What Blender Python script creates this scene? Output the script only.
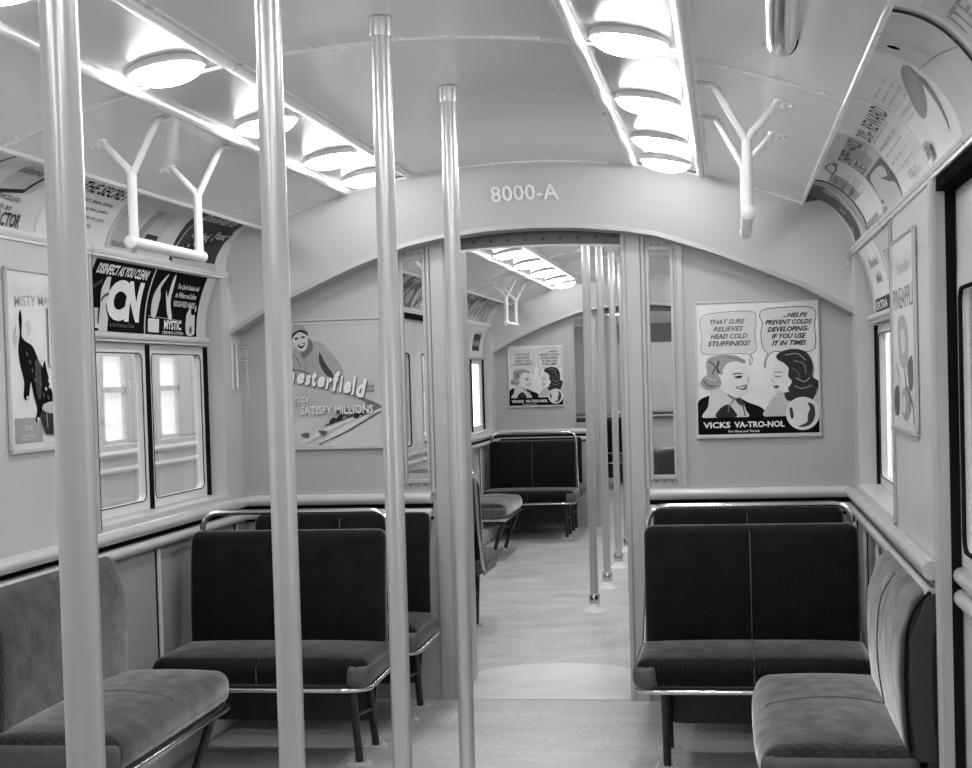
import bpy, bmesh, math, random
from mathutils import Vector, Matrix
random.seed(7)
PI = math.pi
for o in list(bpy.data.objects): bpy.data.objects.remove(o)
scn = bpy.context.scene
COL = scn.collection

# ------------------------------------------------------------------ camera
F, YAW, PIT, ROL, CYP = 1512.5, .1592, .0306, -.0284, 424.26
def _cam():
    up = Vector((0, 0, 1)); rt = Vector((math.cos(YAW), math.sin(YAW), 0)); fw = Vector((-math.sin(YAW), math.cos(YAW), 0))
    fw2 = fw*math.cos(PIT) - up*math.sin(PIT); up2 = rt.cross(fw2)
    r3 = rt*math.cos(ROL) + up2*math.sin(ROL); u3 = -rt*math.sin(ROL) + up2*math.cos(ROL)
    M = Matrix((r3, u3, -fw2)).transposed().to_4x4(); M.translation = Vector((.856, 0, 1.4804))
    cd = bpy.data.cameras.new('camera'); co = bpy.data.objects.new('camera', cd); COL.objects.link(co)
    co.matrix_world = M; cd.sensor_fit = 'HORIZONTAL'; cd.sensor_width = 36
    cd.lens = 36*F/972; cd.shift_y = (CYP-384)/972; cd.clip_start = .05; cd.clip_end = 100
    scn.camera = co
_cam()
# ------------------------------------------------------------------ world, light, exposure
w = bpy.data.worlds.new('world'); scn.world = w; w.use_nodes = True
w.node_tree.nodes['Background'].inputs[0].default_value = (.9, .9, .9, 1)
w.node_tree.nodes['Background'].inputs[1].default_value = 3.0
LAMP = 38.0            # emission of the milk glass bowls
scn.view_settings.view_transform = 'Standard'
try: scn.view_settings.look = 'None'
except Exception: pass
scn.view_settings.gamma = 1; scn.view_settings.use_curve_mapping = False
scn.view_settings.exposure = 0.3
scn.cycles.use_denoising = True
scn.cycles.max_bounces = 10; scn.cycles.diffuse_bounces = 5; scn.cycles.glossy_bounces = 5; scn.cycles.transmission_bounces = 8

# ------------------------------------------------------------------ materials
def nt(name):
    m = bpy.data.materials.new(name); m.use_nodes = True
    n = m.node_tree; return m, n, n.nodes['Principled BSDF']
def g3(v): return (v, v, v, 1)
def paint(name, v, rough=.4, var=.08, scale=3.0, bump=0.0, metal=0, spec=.5, coat=0, stretch=(1, 1, 1), rvar=.08):
    m, n, p = nt(name); L = n.links
    tc = n.nodes.new('ShaderNodeTexCoord'); mp = n.nodes.new('ShaderNodeMapping'); mp.inputs['Scale'].default_value = stretch
    L.new(tc.outputs['Object'], mp.inputs[0])
    no = n.nodes.new('ShaderNodeTexNoise'); no.inputs['Scale'].default_value = scale; no.inputs['Detail'].default_value = 5
    L.new(mp.outputs[0], no.inputs['Vector'])
    mr = n.nodes.new('ShaderNodeMapRange'); mr.inputs[1].default_value = .3; mr.inputs[2].default_value = .7
    mr.inputs[3].default_value = v*(1-var); mr.inputs[4].default_value = min(1, v*(1+var))
    L.new(no.outputs[0], mr.inputs[0]); L.new(mr.outputs[0], p.inputs['Base Color'])
    m2 = n.nodes.new('ShaderNodeMapRange'); m2.inputs[1].default_value = .3; m2.inputs[2].default_value = .7
    m2.inputs[3].default_value = max(.02, rough-rvar); m2.inputs[4].default_value = rough+rvar
    L.new(no.outputs[0], m2.inputs[0]); L.new(m2.outputs[0], p.inputs['Roughness'])
    p.inputs['Metallic'].default_value = metal; spec = 0 if v < .0121 else spec; p.inputs['Specular IOR Level'].default_value = spec
    p.inputs['Coat Weight'].default_value = coat; p.inputs['Coat Roughness'].default_value = .2
    if bump:
        b = n.nodes.new('ShaderNodeBump'); b.inputs['Strength'].default_value = bump; b.inputs['Distance'].default_value = .01
        L.new(no.outputs[0], b.inputs['Height']); L.new(b.outputs[0], p.inputs['Normal'])
    return m
M = {}
M['ceiling'] = paint('ceiling_paint', .78, .24, .03, 1.6, 0, coat=.35, rvar=.04)
M['wall'] = paint('wall_paint', .57, .38, .04, 3.0)
M['vault'] = paint('vault_paint', .60, .42, .03, 2.0)
M['bulk'] = paint('bulkhead_paint', .45, .42, .04, 3.0)
M['lower'] = paint('lower_panel_paint', .33, .42, .06, 3.0)
M['trim'] = paint('trim_enamel', .76, .30, .03, 8.0, coat=.3, rvar=.03)
M['rail'] = paint('rail_enamel', .58, .22, .04, 6.0, coat=.5, rvar=.02)
M['post'] = paint('post_enamel', .46, .32, .04, 6.0, coat=.2, rvar=.03)
M['white'] = paint('white_enamel', .82, .3, .03, 8.0, coat=.3, rvar=.03)
M['pole'] = paint('pole_enamel', .60, .30, .03, 5.0, coat=.2, metal=.5, rvar=.02, stretch=(1, 1, .15))
M['chrome'] = paint('chrome', .66, .16, .04, 9.0, metal=1, rvar=.02)
M['trough'] = paint('trough_reflector', .50, .22, .03, 4.0, coat=.3, rvar=.03)
M['black'] = paint('black_rubber_and_shade', .012, .9, .2, rvar=.05)  # real rubber, and the black of strips that stand in for shade
M['leg'] = paint('black_leg_enamel', .02, .35, .2, rvar=.02)
M['vinyl'] = paint('dark_vinyl', .03, .45, .2, 30, .15)
M['leather'] = paint('grey_leather', .09, .42, .2, 25, .15)
M['lintel'] = paint('grey_lintel_paint', .14, .4, .1)
M['panel_dark'] = paint('dark_panel', .04, .45, .15)
M['outside'] = paint('neighbour_paint', .50, .6, .05)
M['bolt'] = paint('bolt_metal', .65, .35, .1)

def floor_mat():
    m, n, p = nt('linoleum'); L = n.links
    tc = n.nodes.new('ShaderNodeTexCoord'); mp = n.nodes.new('ShaderNodeMapping'); mp.inputs['Scale'].default_value = (1, 2.2, 1)
    L.new(tc.outputs['Object'], mp.inputs[0])
    a = n.nodes.new('ShaderNodeTexNoise'); a.inputs['Scale'].default_value = 2.2; a.inputs['Detail'].default_value = 8; a.inputs['Roughness'].default_value = .65
    b = n.nodes.new('ShaderNodeTexNoise'); b.inputs['Scale'].default_value = 40; b.inputs['Detail'].default_value = 4
    L.new(mp.outputs[0], a.inputs['Vector']); L.new(tc.outputs['Object'], b.inputs['Vector'])
    ra = n.nodes.new('ShaderNodeMapRange'); ra.inputs[1].default_value = .35; ra.inputs[2].default_value = .65; ra.inputs[3].default_value = .42; ra.inputs[4].default_value = .60
    L.new(a.outputs[0], ra.inputs[0])
    rb = n.nodes.new('ShaderNodeMapRange'); rb.inputs[1].default_value = .3; rb.inputs[2].default_value = .7; rb.inputs[3].default_value = .85; rb.inputs[4].default_value = 1.12
    L.new(b.outputs[0], rb.inputs[0])
    mu = n.nodes.new('ShaderNodeMath'); mu.operation = 'MULTIPLY'; L.new(ra.outputs[0], mu.inputs[0]); L.new(rb.outputs[0], mu.inputs[1])
    L.new(mu.outputs[0], p.inputs['Base Color'])
    rr = n.nodes.new('ShaderNodeMapRange'); rr.inputs[1].default_value = .3; rr.inputs[2].default_value = .7; rr.inputs[3].default_value = .3; rr.inputs[4].default_value = .5
    L.new(a.outputs[0], rr.inputs[0]); L.new(rr.outputs[0], p.inputs['Roughness'])
    return m
M['floor'] = floor_mat()
M['plate'] = paint('gangway_plate', .68, .38, .08, 6.0)

def fabric_mat(name='ribbed_plush', lo=.004, hi=.010, shr=.30):
    # plush upholstery with fine zigzag ribs
    m, n, p = nt(name); L = n.links
    def math_(op, a, b=None):
        q = n.nodes.new('ShaderNodeMath'); q.operation = op
        for i, v in enumerate((a, b)):
            if v is None: continue
            if isinstance(v, (int, float)): q.inputs[i].default_value = v
            else: L.new(v, q.inputs[i])
        return q.outputs[0]
    tc = n.nodes.new('ShaderNodeTexCoord'); sp = n.nodes.new('ShaderNodeSeparateXYZ'); L.new(tc.outputs['Object'], sp.inputs[0])
    yz = math_('SUBTRACT', sp.outputs[1], sp.outputs[2])
    zig = math_('MULTIPLY', math_('PINGPONG', math_('ADD', yz, 10.0), .022), .55)
    s = math_('ADD', math_('ADD', sp.outputs[0], zig), 10.0)
    st = math_('DIVIDE', math_('PINGPONG', s, .0085), .0085)
    nz = n.nodes.new('ShaderNodeTexNoise'); nz.inputs['Scale'].default_value = 14; nz.inputs['Detail'].default_value = 6; L.new(tc.outputs['Object'], nz.inputs['Vector'])
    nf = n.nodes.new('ShaderNodeTexNoise'); nf.inputs['Scale'].default_value = 260; nf.inputs['Detail'].default_value = 2; L.new(tc.outputs['Object'], nf.inputs['Vector'])
    mr = n.nodes.new('ShaderNodeMapRange'); mr.inputs[1].default_value = .15; mr.inputs[2].default_value = .85; mr.inputs[3].default_value = lo; mr.inputs[4].default_value = hi
    L.new(st, mr.inputs[0])
    nn = n.nodes.new('ShaderNodeMapRange'); nn.inputs[1].default_value = .3; nn.inputs[2].default_value = .7; nn.inputs[3].default_value = .75; nn.inputs[4].default_value = 1.3
    L.new(nz.outputs[0], nn.inputs[0])
    L.new(math_('MULTIPLY', mr.outputs[0], nn.outputs[0]), p.inputs['Base Color'])
    p.inputs['Roughness'].default_value = .85; p.inputs['Specular IOR Level'].default_value = .15
    sw = n.nodes.new('ShaderNodeMapRange'); sw.inputs[3].default_value = .75; sw.inputs[4].default_value = 1.0; L.new(st, sw.inputs[0])
    L.new(math_('MULTIPLY', sw.outputs[0], nn.outputs[0]), p.inputs['Sheen Weight'])
    p.inputs['Sheen Roughness'].default_value = shr
    b = n.nodes.new('ShaderNodeBump'); b.inputs['Strength'].default_value = .12; b.inputs['Distance'].default_value = .003
    L.new(math_('ADD', st, math_('MULTIPLY', nf.outputs[0], .8)), b.inputs['Height']); L.new(b.outputs[0], p.inputs['Normal'])
    return m
M['fabric'] = fabric_mat()
M['fabric_lit'] = fabric_mat('ribbed_plush_lit', .020, .034, .40)  # same plush, colour lightened for the light the side seats catch

def glass_mat():
    m, n, p = nt('window_glass')
    p.inputs['Base Color'].default_value = g3(1); p.inputs['Roughness'].default_value = .02
    p.inputs['Transmission Weight'].default_value = 1; p.inputs['IOR'].default_value = 1.35
    nz = n.nodes.new('ShaderNodeTexNoise'); nz.inputs['Scale'].default_value = 6
    mr = n.nodes.new('ShaderNodeMapRange'); mr.inputs[3].default_value = .88; mr.inputs[4].default_value = .97
    n.links.new(nz.outputs[0], mr.inputs[0]); n.links.new(mr.outputs[0], p.inputs['Base Color'])
    return m
M['glass'] = glass_mat()
def emit(name, v, s):
    m, n, p = nt(name)
    nz = n.nodes.new('ShaderNodeTexNoise'); nz.inputs['Scale'].default_value = 4
    mr = n.nodes.new('ShaderNodeMapRange'); mr.inputs[3].default_value = v*.95; mr.inputs[4].default_value = v
    n.links.new(nz.outputs[0], mr.inputs[0]); n.links.new(mr.outputs[0], p.inputs['Emission Color'])
    p.inputs['Base Color'].default_value = g3(.8); p.inputs['Emission Strength'].default_value = s
    return m
M['bowl'] = emit('lit_milk_glass', 1, LAMP)
M['litwin'] = emit('lit_window', .8, .62)
def ink(v):
    k = 'ink_%03d' % int(v*1000)
    if k not in M: M[k] = paint(k, v, .55, .05, 8.0, spec=.2)
    return M[k]

# ------------------------------------------------------------------ mesh helpers
def obj(name, bm, mat, parent=None, smooth=False, bevel=0):
    me = bpy.data.meshes.new(name)
    bmesh.ops.recalc_face_normals(bm, faces=bm.faces)
    bm.to_mesh(me); bm.free()
    o = bpy.data.objects.new(name, me); COL.objects.link(o)
    for mm in (mat if isinstance(mat, list) else [mat]): me.materials.append(mm)
    if smooth:
        for p in me.polygons: p.use_smooth = True
        if smooth != 'all':
            try: me.set_sharp_from_angle(angle=math.radians(40))
            except Exception: pass
    if parent: o.parent = parent
    if bevel:
        md = o.modifiers.new('bevel', 'BEVEL'); md.width = bevel; md.segments = 2; md.limit_method = 'ANGLE'
    return o
def empty(name, loc=(0, 0, 0), rz=0):
    o = bpy.data.objects.new(name, None); COL.objects.link(o); o.location = loc; o.rotation_euler = (0, 0, rz); o.empty_display_size = .1
    return o
def tag(o, label=None, cat=None, group=None, kind=None):
    if label: o['label'] = label
    if cat: o['category'] = cat
    if group: o['group'] = group
    if kind: o['kind'] = kind
    return o
def box(bm, x0, x1, y0, y1, z0, z1):
    v = [bm.verts.new((x, y, z)) for x in (x0, x1) for y in (y0, y1) for z in (z0, z1)]
    for f in ((0, 1, 3, 2), (4, 6, 7, 5), (0, 4, 5, 1), (2, 3, 7, 6), (0, 2, 6, 4), (1, 5, 7, 3)): bm.faces.new([v[i] for i in f])
    return bm
def B(*a):
    bm = bmesh.new()
    for b in a: box(bm, *b)
    return bm
def smooth_path(pts, n=6, closed=False):
    P = [Vector(p) for p in pts]; out = []; N = len(P)
    rng = range(N) if closed else range(N-1)
    for i in rng:
        p1, p2 = P[i % N], P[(i+1) % N]
        p0 = P[(i-1) % N] if (closed or i > 0) else p1*2-p2
        p3 = P[(i+2) % N] if (closed or i+2 < N) else p2*2-p1
        for k in range(n):
            t = k/n
            out.append(.5*((2*p1)+(-p0+p2)*t+(2*p0-5*p1+4*p2-p3)*t*t+(-p0+3*p1-3*p2+p3)*t**3))
    if not closed: out.append(P[-1])
    return out
def tube(bm, pts, r, seg=12, caps=True, closed=False):
    P = [Vector(p) for p in pts]; N = len(P); rings = []
    R = r if isinstance(r, (list, tuple)) else [r]*N
    T = []
    for i in range(N):
        a = P[(i-1) % N] if (closed or i > 0) else P[i]; b = P[(i+1) % N] if (closed or i < N-1) else P[i]
        T.append((b-a).normalized())
    up = Vector((0, 0, 1)) if abs(T[0].z) < .9 else Vector((1, 0, 0))
    u = T[0].cross(up).normalized()
    for i in range(N):
        u = (u - T[i]*u.dot(T[i])).normalized(); v = T[i].cross(u)
        rings.append([bm.verts.new(P[i]+(u*math.cos(2*PI*k/seg)+v*math.sin(2*PI*k/seg))*R[i]) for k in range(seg)])
    for i in range(N if closed else N-1):
        a, b = rings[i], rings[(i+1) % N]
        for k in range(seg): bm.faces.new((a[k], a[(k+1) % seg], b[(k+1) % seg], b[k]))
    if caps and not closed: bm.faces.new(rings[0][::-1]); bm.faces.new(rings[-1])
    return bm
def T1(pts, r, seg=12): return tube(bmesh.new(), pts, r, seg)
def arc_corner(path, rad, n=6):
    # rounds the corners of a polyline
    P = [Vector(p) for p in path]; out = [P[0]]
    for i in range(1, len(P)-1):
        a = (P[i-1]-P[i]); b = (P[i+1]-P[i]); d = min(rad, a.length*.49, b.length*.49)
        s, e = P[i]+a.normalized()*d, P[i]+b.normalized()*d
        for k in range(n+1):
            t = k/n; out.append(s*(1-t)**2+P[i]*2*t*(1-t)+e*t*t)
    out.append(P[-1]); return out
def lathe(bm, prof, c=(0, 0, 0), seg=24, axis='z'):
    rings = []
    for r, h in prof:
        ring = []
        for k in range(seg):
            a = 2*PI*k/seg; p = (r*math.cos(a), r*math.sin(a), h)
            if axis == 'x': p = (h, r*math.cos(a), r*math.sin(a))
            if axis == 'y': p = (r*math.cos(a), h, r*math.sin(a))
            ring.append(bm.verts.new((c[0]+p[0], c[1]+p[1], c[2]+p[2])))
        rings.append(ring)
    for i in range(len(rings)-1):
        for k in range(seg): bm.faces.new((rings[i][k], rings[i][(k+1) % seg], rings[i+1][(k+1) % seg], rings[i+1][k]))
    bm.faces.new(rings[0][::-1]); bm.faces.new(rings[-1])
    return bm
def grid_surface(bm, rows):
    V = [[bm.verts.new(p) for p in r] for r in rows]
    for i in range(len(V)-1):
        for j in range(len(V[0])-1): bm.faces.new((V[i][j], V[i][j+1], V[i+1][j+1], V[i+1][j]))
    return bm
def lin(a, b, n): return [a+(b-a)*i/n for i in range(n+1)]
def pillow(w_, d, h, r, crown=0, crown_front=0, n=14, fn=None):
    # rounded box centred in x/y, z from 0..h ; crown lifts the top, crown_front bulges the -y face
    bm = bmesh.new()
    def ax(L, m):
        e = [0, r*.15, r*.4, r*.7, r]; s = [-L/2+q for q in e]+lin(-L/2+r, L/2-r, m)[1:-1]+[L/2-q for q in reversed(e)]
        return s
    X, Y, Z = ax(w_, n), ax(d, max(4, n//2)), ax(h, 4)
    def mp(p):
        hx, hy, hz = w_/2-r, d/2-r, h/2-r
        q = Vector((max(-hx, min(hx, p[0])), max(-hy, min(hy, p[1])), max(-hz, min(hz, p[2]))))
        dv = Vector(p)-q
        if dv.length > 1e-9: dv = dv.normalized()*r
        s = q+dv
        fx = max(0, 1-(2*s.x/w_)**4); fy = max(0, 1-(2*s.y/d)**2)
        if s.z > 0: s.z += crown*fx*fy*(s.z/(h/2))
        fz = max(0, 1-(2*s.z/h)**2) if h else 0
        if s.y < 0: s.y -= crown_front*fx*fz*(-s.y/(d/2))
        s.z += h/2
        if fn: s = fn(s)
        return s
    cache = {}
    def vt(p):
        k = tuple(round(c, 6) for c in p)
        if k not in cache: cache[k] = bm.verts.new(mp(p))
        return cache[k]
    def face(A, Bq, f):
        for i in range(len(A)-1):
            for j in range(len(Bq)-1):
                vs = [vt(f(A[i], Bq[j])), vt(f(A[i+1], Bq[j])), vt(f(A[i+1], Bq[j+1])), vt(f(A[i], Bq[j+1]))]
                if len(set(vs)) == 4:
                    try: bm.faces.new(vs)
                    except ValueError: pass
    face(X, Y, lambda a, b: (a, b, -h/2)); face(X, Y, lambda a, b: (a, b, h/2))
    face(X, Z, lambda a, b: (a, -d/2, b)); face(X, Z, lambda a, b: (a, d/2, b))
    face(Y, Z, lambda a, b: (-w_/2, a, b)); face(Y, Z, lambda a, b: (w_/2, a, b))
    bmesh.ops.remove_doubles(bm, verts=bm.verts, dist=1e-5)
    return bm
def children(o): return [c for c in bpy.data.objects if c.parent == o]
def copy_tree(o, parent=None):
    kids = KIDS.get(o.name) 
    if kids is None:
        kids = [c for c in bpy.data.objects if c.parent == o]; KIDS[o.name] = kids
    c = o.copy(); COL.objects.link(c); c.parent = parent
    for k in kids: copy_tree(k, c)
    return c
KIDS = {}

# ------------------------------------------------------------------ printed matter
_tc = {}
def text_tris(s, bold=0.0, shear=0.0):
    k = (s, bold, shear)
    if k in _tc: return _tc[k]
    c = bpy.data.curves.new('t', 'FONT'); c.body = s; c.size = 1; c.offset = bold; c.shear = shear; c.resolution_u = 2 if len(s) > 3 else 5
    o = bpy.data.objects.new('t', c); me = bpy.data.meshes.new_from_object(o)
    V = [(v.co.x, v.co.y) for v in me.vertices]; Fc = [tuple(p.vertices) for p in me.polygons]
    bpy.data.objects.remove(o); bpy.data.meshes.remove(me); bpy.data.curves.remove(c)
    _tc[k] = (V, Fc); return _tc[k]
class Sheet:
    """flat artwork in (u right, v up) metres, laid layer over layer on a flat or curved card"""
    def __init__(s, w_, h, bg=.7):
        s.w, s.h = w_, h; s.L = []; s.rect(0, 0, w_, h, bg)
    def add(s, V, Fc, g):
        if getattr(s, 'clip', True): V = [(max(0, min(s.w, a)), max(0, min(s.h, b))) for a, b in V]
        s.L.append((V, Fc, g))
    def poly(s, pts, g, smooth=False, n=5):
        if smooth: pts = [(p.x, p.y) for p in smooth_path([(x, y, 0) for x, y in pts], n, True)]
        bm = bmesh.new(); vs = [bm.verts.new((x, y, 0)) for x, y in pts]
        try:
            f = bm.faces.new(vs); bmesh.ops.triangulate(bm, faces=[f], ngon_method='EAR_CLIP')
        except ValueError: pass
        bm.verts.index_update(); s.add([(v.co.x, v.co.y) for v in bm.verts], [tuple(v.index for v in f.verts) for f in bm.faces], g); bm.free()
    def rect(s, x, y, w_, h, g): s.poly([(x, y), (x+w_, y), (x+w_, y+h), (x, y+h)], g)
    def ell(s, x, y, rx, ry, g, rot=0, n=28):
        s.poly([(x+rx*math.cos(t)*math.cos(rot)-ry*math.sin(t)*math.sin(rot), y+rx*math.cos(t)*math.sin(rot)+ry*math.sin(t)*math.cos(rot)) for t in [2*PI*i/n for i in range(n)]], g)
    def line(s, pts, wd, g, smooth=False, closed=False, n=6):
        if smooth: pts = [(p.x, p.y) for p in smooth_path([(x, y, 0) for x, y in pts], n, closed)]
        P = [Vector((x, y)) for x, y in pts]; N = len(P); A = []
        for i in range(N):
            a = P[(i-1) % N] if (closed or i > 0) else P[i]; b = P[(i+1) % N] if (closed or i < N-1) else P[i]
            d = (b-a).normalized() if (b-a).length > 0 else Vector((1, 0)); nn = Vector((-d.y, d.x))*wd/2
            A += [tuple(P[i]+nn), tuple(P[i]-nn)]
        Fc = [(2*i, 2*i+1, (2*i+3) % (2*N), (2*i+2) % (2*N)) for i in range(N if closed else N-1)]
        s.add(A, Fc, g)
    def text(s, t, x, y, w_, h, g, bold=.01, shear=0, rot=0):
        V, Fc = text_tris(t, bold, shear)
        if not V: return
        x0, x1 = min(a for a, b in V), max(a for a, b in V); y0, y1 = min(b for a, b in V), max(b for a, b in V)
        sx, sy = w_/max(1e-6, x1-x0), h/max(1e-6, y1-y0); c, q = math.cos(rot), math.sin(rot); W = []
        for a, b in V:
            a, b = (a-x0)*sx, (b-y0)*sy; W.append((x+a*c-b*q, y+a*q+b*c))
        s.add(W, Fc, g)
    def build(s, name, mapf, parent=None, slices=0, eps=.0006, base=.0015):
        """mapf(u, v, d) -> 3d point, d = distance off the card"""
        bm = bmesh.new(); mats = []; lvl = 0
        for V, Fc, g in s.L:
            mk = ink(g)
            if mk not in mats: mats.append(mk)
            mi = mats.index(mk); b2 = bmesh.new(); vs = [b2.verts.new((x, y, 0)) for x, y in V]
            for f in Fc:
                try: b2.faces.new([vs[i] for i in f])
                except ValueError: pass
            if slices:
                for k in range(1, slices):
                    bmesh.ops.bisect_plane(b2, geom=b2.verts[:]+b2.edges[:]+b2.faces[:], plane_co=(0, s.h*k/slices, 0), plane_no=(0, 1, 0))
            b2.verts.index_update()
            nv = [bm.verts.new(mapf(v.co.x, v.co.y, base+lvl*eps)) for v in b2.verts]
            for f in b2.faces:
                try: q = bm.faces.new([nv[v.index] for v in f.verts]); q.material_index = mi
                except ValueError: pass
            b2.free(); lvl += 1
        me = bpy.data.meshes.new(name); bm.to_mesh(me); bm.free()
        o = bpy.data.objects.new(name, me); COL.objects.link(o)
        for m in mats: me.materials.append(m)
        if slices:
            for p in me.polygons: p.use_smooth = True
        if parent: o.parent = parent
        return o

# ------------------------------------------------------------------ dimensions
HW = 1.40; D1, D2 = 6.83, 14.70; YB = -2.2; YE = 22.0
ZTOP, RC = 2.41, 3.1
def zc(x): return ZTOP-(RC-math.sqrt(RC*RC-x*x))
CVX, CVZ = 1.18, zc(1.18)          # upper edge of the advertising cove
WZ = 1.985                         # lower edge of the cove
CPROF = [(1.186, 2.206), (1.215, 2.203), (1.262, 2.186), (1.309, 2.154), (1.350, 2.108), (1.380, 2.060), (1.395, 2.020), (1.40, 1.985)]
_cl = [0]
for (a, b), (c, d) in zip(CPROF, CPROF[1:]): _cl.append(_cl[-1]+math.hypot(c-a, d-b))
def cove(t):                       # concave card rack section, t 0 (top, behind the ceiling edge) .. 1 (bottom)
    q = max(0, min(1, t))*_cl[-1]
    for k in range(len(_cl)-1):
        if q <= _cl[k+1]+1e-9:
            f = (q-_cl[k])/(_cl[k+1]-_cl[k]); P0, P1 = CPROF[k], CPROF[k+1]
            a = CPROF[max(0, k-1)]; d = CPROF[min(len(CPROF)-1, k+2)]
            if k == 0: a = (2*P0[0]-P1[0], 2*P0[1]-P1[1])
            if k == len(_cl)-2: d = (2*P1[0]-P0[0], 2*P1[1]-P0[1])
            r = [.5*(2*P0[i]+(-a[i]+P1[i])*f+(2*a[i]-5*P0[i]+4*P1[i]-d[i])*f*f+(-a[i]+3*P0[i]-3*P1[i]+d[i])*f**3) for i in (0, 1)]
            return (r[0], r[1])
    return CPROF[-1]
ARCH = [(0, 2.145), (.2, 2.138), (.42, 2.113), (.57, 2.084), (.66, 2.052), (.78, 2.012), (.88, 1.972), (1.0, 1.920), (1.2, 1.832), (1.4, 1.715)]
def arch(x):
    x = abs(x)
    for (a, p), (b, q) in zip(ARCH, ARCH[1:]):
        if x <= b+1e-9: return p+(q-p)*(x-a)/(b-a)
    return ARCH[-1][1]

# ================================================================== SETTING
fl = obj('floor', B((-1.5, 1.5, YB-.1, YE+.1, -.06, 0)), M['floor']); tag(fl, kind='structure')

TX0, TX1 = .485, .765
def ceiling(y0, y1, name='ceiling'):
    bm = bmesh.new()
    xs = sorted(set([-CVX, -TX1, -TX0, TX0, TX1, CVX]+lin(-CVX, -TX1, 6)+lin(-TX0, TX0, 12)+lin(TX1, CVX, 6)))
    xs = [x for i, x in enumerate(xs) if i == 0 or x-xs[i-1] > 1e-6]
    ys = lin(y0, y1, max(2, int((y1-y0)/1.0)))
    for a, b in zip(xs, xs[1:]):
        if TX0-1e-6 <= abs(a+b)/2 <= TX1+1e-6: continue
        for c, d in zip(ys, ys[1:]):
            bm.faces.new([bm.verts.new(p) for p in ((a, c, zc(a)), (b, c, zc(b)), (b, d, zc(b)), (a, d, zc(a)))])
    bmesh.ops.remove_doubles(bm, verts=bm.verts, dist=1e-5)
    o = obj('ceiling', bm, M['ceiling'], smooth=True); tag(o, kind='structure')
    box_top = obj('roof_skin', B((-1.6, 1.6, y0-.3, y1+.4, 2.62, 2.66)), M['wall'], o)
    return o
def light_trough(y0, y1, s):
    bm = bmesh.new(); rows = []
    for k in range(9):
        t = k/8; x = TX0+(TX1-TX0)*t; z = zc(x)+.003+.004*math.sin(PI*t)
        rows.append([(s*x, y0, z), (s*x, y1, z)])
    grid_surface(bm, rows)
    o = obj('trim_%d' % nx('trim'), bm, M['trough'], smooth=True); tag(o, kind='structure')
    m2 = bmesh.new()
    for x, r in ((TX0, .017), (TX1, .017)):
        tube(m2, [(s*x, y0, zc(x)-.006), (s*x, y1-.03, zc(x)-.006), (s*x, y1-.005, zc(x)+.004)], r, 10)
        bx = x+(.018 if x == TX1 else -.018)
        box(m2, s*bx-.012, s*bx+.012, y0, y1-.03, zc(bx)-.006, zc(bx)+.004)
    obj('moulding', m2, M['trim'], o, smooth=True)
    return o
_n = {}
def nx(k): _n[k] = _n.get(k, 0)+1; return _n[k]

def batten(y, x0=-CVX, x1=CVX):
    bm = bmesh.new(); rows = [[], [], [], []]
    for x in lin(x0, x1, 30):
        z = zc(x); rows[0].append((x, y-.010, z+.001)); rows[1].append((x, y-.008, z-.006)); rows[2].append((x, y+.008, z-.006)); rows[3].append((x, y+.010, z+.001))
    grid_surface(bm, rows)
    o = obj('trim_%d' % nx('trim'), bm, M['white'], smooth=True); tag(o, kind='structure')
    b2 = bmesh.new()
    for x in lin(x0+.06, x1-.06, 18):
        lathe(b2, [(.0075, 0), (.007, -.004), (.003, -.006)], (x, y-.020, zc(x)), 8)
    obj('rivets', b2, M['white'], o)
def rivet_row(y):
    b2 = bmesh.new()
    for x in lin(-1.05, 1.05, 20):
        lathe(b2, [(.0015, -.003), (.004, 0)], (x, y, zc(x)), 8)
    o = obj('trim_%d' % nx('trim'), b2, M['trim']); tag(o, kind='structure')

def coves(y0, y1, yb):
    """concave advertising racks either side; y1 = end at the top edge, yb = end at the bottom"""
    for s, side in ((-1, 'left'), (1, 'right')):
        rows = []
        for k in range(13):
            t = k/12; x, z = cove(t); ye = y1+(yb-y1)*t
            rows.append([(s*x, y0, z), (s*x, ye, z)])
        bm = bmesh.new(); grid_surface(bm, rows)
        o = obj('trim_%d' % nx('trim'), bm, M['ceiling'], smooth=True); tag(o, kind='structure')
        m = bmesh.new()
        tube(m, [(s*CVX, y0, CVZ-.002), (s*CVX, y1, CVZ-.002)], .009, 8)
        box(m, min(s*CVX, s*(CVX+.006)), max(s*CVX, s*(CVX+.006)), y0, y1, CVZ-.006, 2.215)
        tube(m, [(s*(HW-.004), y0, WZ), (s*(HW-.004), yb, WZ)], .012, 8)
        box(m, min(s*(HW-.008), s*(HW+.01)), max(s*(HW-.008), s*(HW+.01)), y0, yb, WZ-.02, WZ+.015)
        obj('rack_edge', m, M['trim'], o, smooth=True)

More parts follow.
